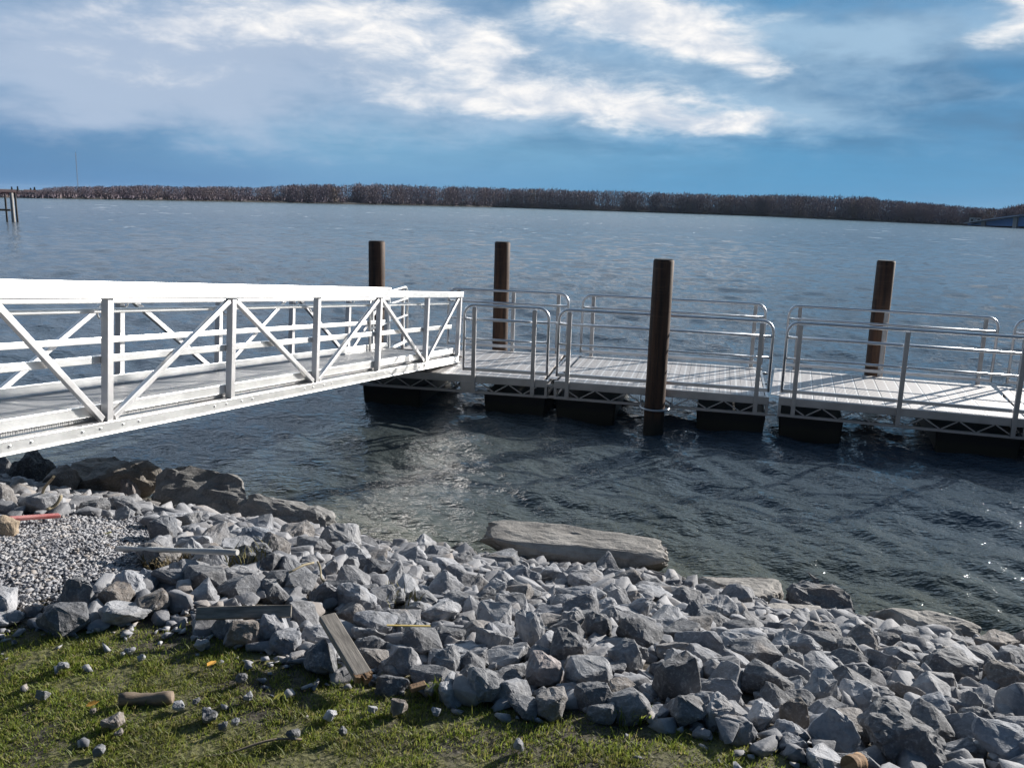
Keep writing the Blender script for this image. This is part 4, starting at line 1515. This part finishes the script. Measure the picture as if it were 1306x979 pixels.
def house(px, back, w_, d_, h_, rh, wall, label, name='shore_house'):
    x, y = shore_pt(px, back)
    root = empty(name, Matrix.Translation((x, y, 0.8)) @ Matrix.Rotation(-math.atan2(x, y), 4, 'Z'))
    tag(root, label, 'house')
    MB().box(-w_ / 2, w_ / 2, 0, d_, -0.3, h_).build('wall', wall, root)
    rf = MB()
    rf.raw([(-w_ / 2 - 0.3, -0.3, h_), (w_ / 2 + 0.3, -0.3, h_), (w_ / 2 + 0.3, d_ + 0.3, h_), (-w_ / 2 - 0.3, d_ + 0.3, h_), (-w_ / 2 - 0.3, d_ / 2, h_ + rh), (w_ / 2 + 0.3, d_ / 2, h_ + rh)],
           [(0, 1, 5, 4), (2, 3, 4, 5), (1, 2, 5), (3, 0, 4), (0, 3, 2, 1)])
    rf.build('roof', M_ROOF, root)
    for k in (-0.28, 0.28):
        MB().box(k * w_ - 0.4, k * w_ + 0.4, -0.04, -0.003, h_ * 0.35, h_ * 0.75).build('window', M_DARKWIN, root)


house(39, 3.0, 3.2, 4, 1.2, 0.8, M_WHITE, 'small white house on the far left shore under dark evergreens')
house(5, 3.0, 7, 5, 1.0, 0.9, M_BRICK, 'low red building on the far shore at the left edge')
house(1243, 1.0, 4.0, 4, 2.2, 1.4, M_WHITE, 'small white house on the far right shore beside the blue bridge')

# radio mast
x, y = shore_pt(100.5, 150)
d = ray(100.5, 195)
Hm = CAMH + d[2] / math.hypot(d[0], d[1]) * math.hypot(x, y)
mr = empty('radio_mast', Matrix.Translation((x, y, 0)))
tag(mr, 'thin grey radio mast rising behind the far left shore', 'mast')
mm = MB()
for k in range(3):
    a = k * 2.094
    mm.tube([(0.28 * math.cos(a), 0.28 * math.sin(a), 0), (0.20 * math.cos(a), 0.20 * math.sin(a), Hm)], 0.035, 6)
nz = int(Hm / 1.2)
for i in range(nz):
    for k in range(3):
        a, b2 = k * 2.094, (k + 1) * 2.094
        mm.beam((0.26 * math.cos(a), 0.26 * math.sin(a), i * 1.2), (0.25 * math.cos(b2), 0.25 * math.sin(b2), (i + 1) * 1.2), 0.04, 0.04)
mm.build('lattice', M_MAST, mr)
MB().tube([(0, 0, Hm), (0, 0, Hm + 1.5)], 0.03, 6).build('antenna', M_MAST, mr)

# blue bridge rising out of the right edge
bp = []
for px, pyt in ((1237, 284.5), (1255, 281.5), (1275, 278.5), (1295, 276), (1306, 274.5), (1340, 271), (1400, 268), (1480, 268)):
    x, y = shore_pt(px, -6)
    d = ray(px, pyt)
    bp.append(Vector((x, y, CAMH + d[2] / math.hypot(d[0], d[1]) * math.hypot(x, y))))
br = empty('bridge', Matrix.Translation((bp[0].x, bp[0].y, 0)))
tag(br, 'long low blue bridge rising out of the right edge of the far shore', 'bridge')
o_ = Vector((bp[0].x, bp[0].y, 0))
g1, g2, g3 = MB(), MB(), MB()
for i in range(len(bp) - 1):
    a, b2 = bp[i] - o_, bp[i + 1] - o_
    g1.beam(a - Vector((0, 0, 0.12)), b2 - Vector((0, 0, 0.12)), 5.0, 0.24)
    for zz_, hh in ((0.55, 0.06), (0.9, 0.08)):
        g2.beam(a + Vector((0, 0, zz_ - 0.5)), b2 + Vector((0, 0, zz_ - 0.5)), 0.06, hh)
    for s_ in (-1.6, 1.6):
        off_ = Vector((0, s_, 0))
        da, db = a + off_, b2 + off_
        lo_a, lo_b = max(da.z * 0.15, 0.35), max(db.z * 0.15, 0.35)
        va = [(da.x, da.y - 0.1, lo_a), (db.x, db.y - 0.1, lo_b), (db.x, db.y - 0.1, db.z - 0.25), (da.x, da.y - 0.1, da.z - 0.25),
              (da.x, da.y + 0.1, lo_a), (db.x, db.y + 0.1, lo_b), (db.x, db.y + 0.1, db.z - 0.25), (da.x, da.y + 0.1, da.z - 0.25)]
        g3.raw(va, [(0, 1, 2, 3), (7, 6, 5, 4), (0, 4, 5, 1), (2, 6, 7, 3), (1, 5, 6, 2), (0, 3, 7, 4)])
g1.build('deck', M_MAST, br)
g2.build('parapet', M_BLUE, br)
g3.build('girder', M_BLUE, br)
for i in (1, 3, 5, 7):
    a = bp[i] - o_
    MB().box(a.x - 0.5, a.x + 0.5, a.y - 1.2, a.y + 1.2, -2, a.z - 0.3).build('pier', M_CONC, br)

# small old pier at the left edge
c = atz(17.5, 283, 0.0)
pr = empty('old_pier', Matrix.Translation((c[0], c[1], 0)))
tag(pr, 'remains of an old pier, posts and one beam, at the left edge of the river', 'pier')
mpx = float(np.linalg.norm(c)) / FPX
MB().tube([(0, 0, -2), (0, 0, 31 * mpx)], 2.6 * mpx, 12, radii=[2.0 * mpx, 1.8 * mpx]).build('post', M_CONC, pr, smooth=True)
MB().tube([(-9 * mpx, 0.3, -2), (-9 * mpx, 0.3, 29 * mpx)], 1.1 * mpx, 10).build('post', M_BLACKPOST, pr, smooth=True)
MB().tube([(6.5 * mpx, -0.3, -2), (6 * mpx, -0.3, 31 * mpx)], 1.1 * mpx, 10).build('post', M_BLACKPOST, pr, smooth=True)
MB().tube([(-40 * mpx, 0.5, -2), (-40 * mpx, 0.5, 29 * mpx)], 1.1 * mpx, 10).build('post', M_BLACKPOST, pr, smooth=True)
MB().beam((-42 * mpx, 0.15, 12.5 * mpx), (-2.7 * mpx, 0.15, 12.5 * mpx), 0.2, 2.2 * mpx).build('beam', M_LOG, pr)

# ------------------------------------------------------------------ air
M_HAZE, n = mat('pale_air')
v_ = n.n('ShaderNodeVolumePrincipled')
v_.inputs['Color'].default_value = (0.62, 0.80, 1.0, 1)
v_.inputs['Density'].default_value = 0.00004
v_.inputs['Anisotropy'].default_value = 0.2
o_ = n.n('ShaderNodeOutputMaterial')
n.t.links.new(v_.outputs[0], o_.inputs[1])
hz = MB().box(-7100, 7100, -3700, 7100, -4.2, 30).build('haze', M_HAZE)
tag(hz, kind='stuff')

# ------------------------------------------------------------------ render settings
S.render.engine = 'CYCLES'
S.cycles.max_bounces = 6
S.cycles.glossy_bounces = 4
S.cycles.diffuse_bounces = 3
S.cycles.transmission_bounces = 2
S.cycles.sample_clamp_indirect = 8.0
S.cycles.caustics_reflective = True
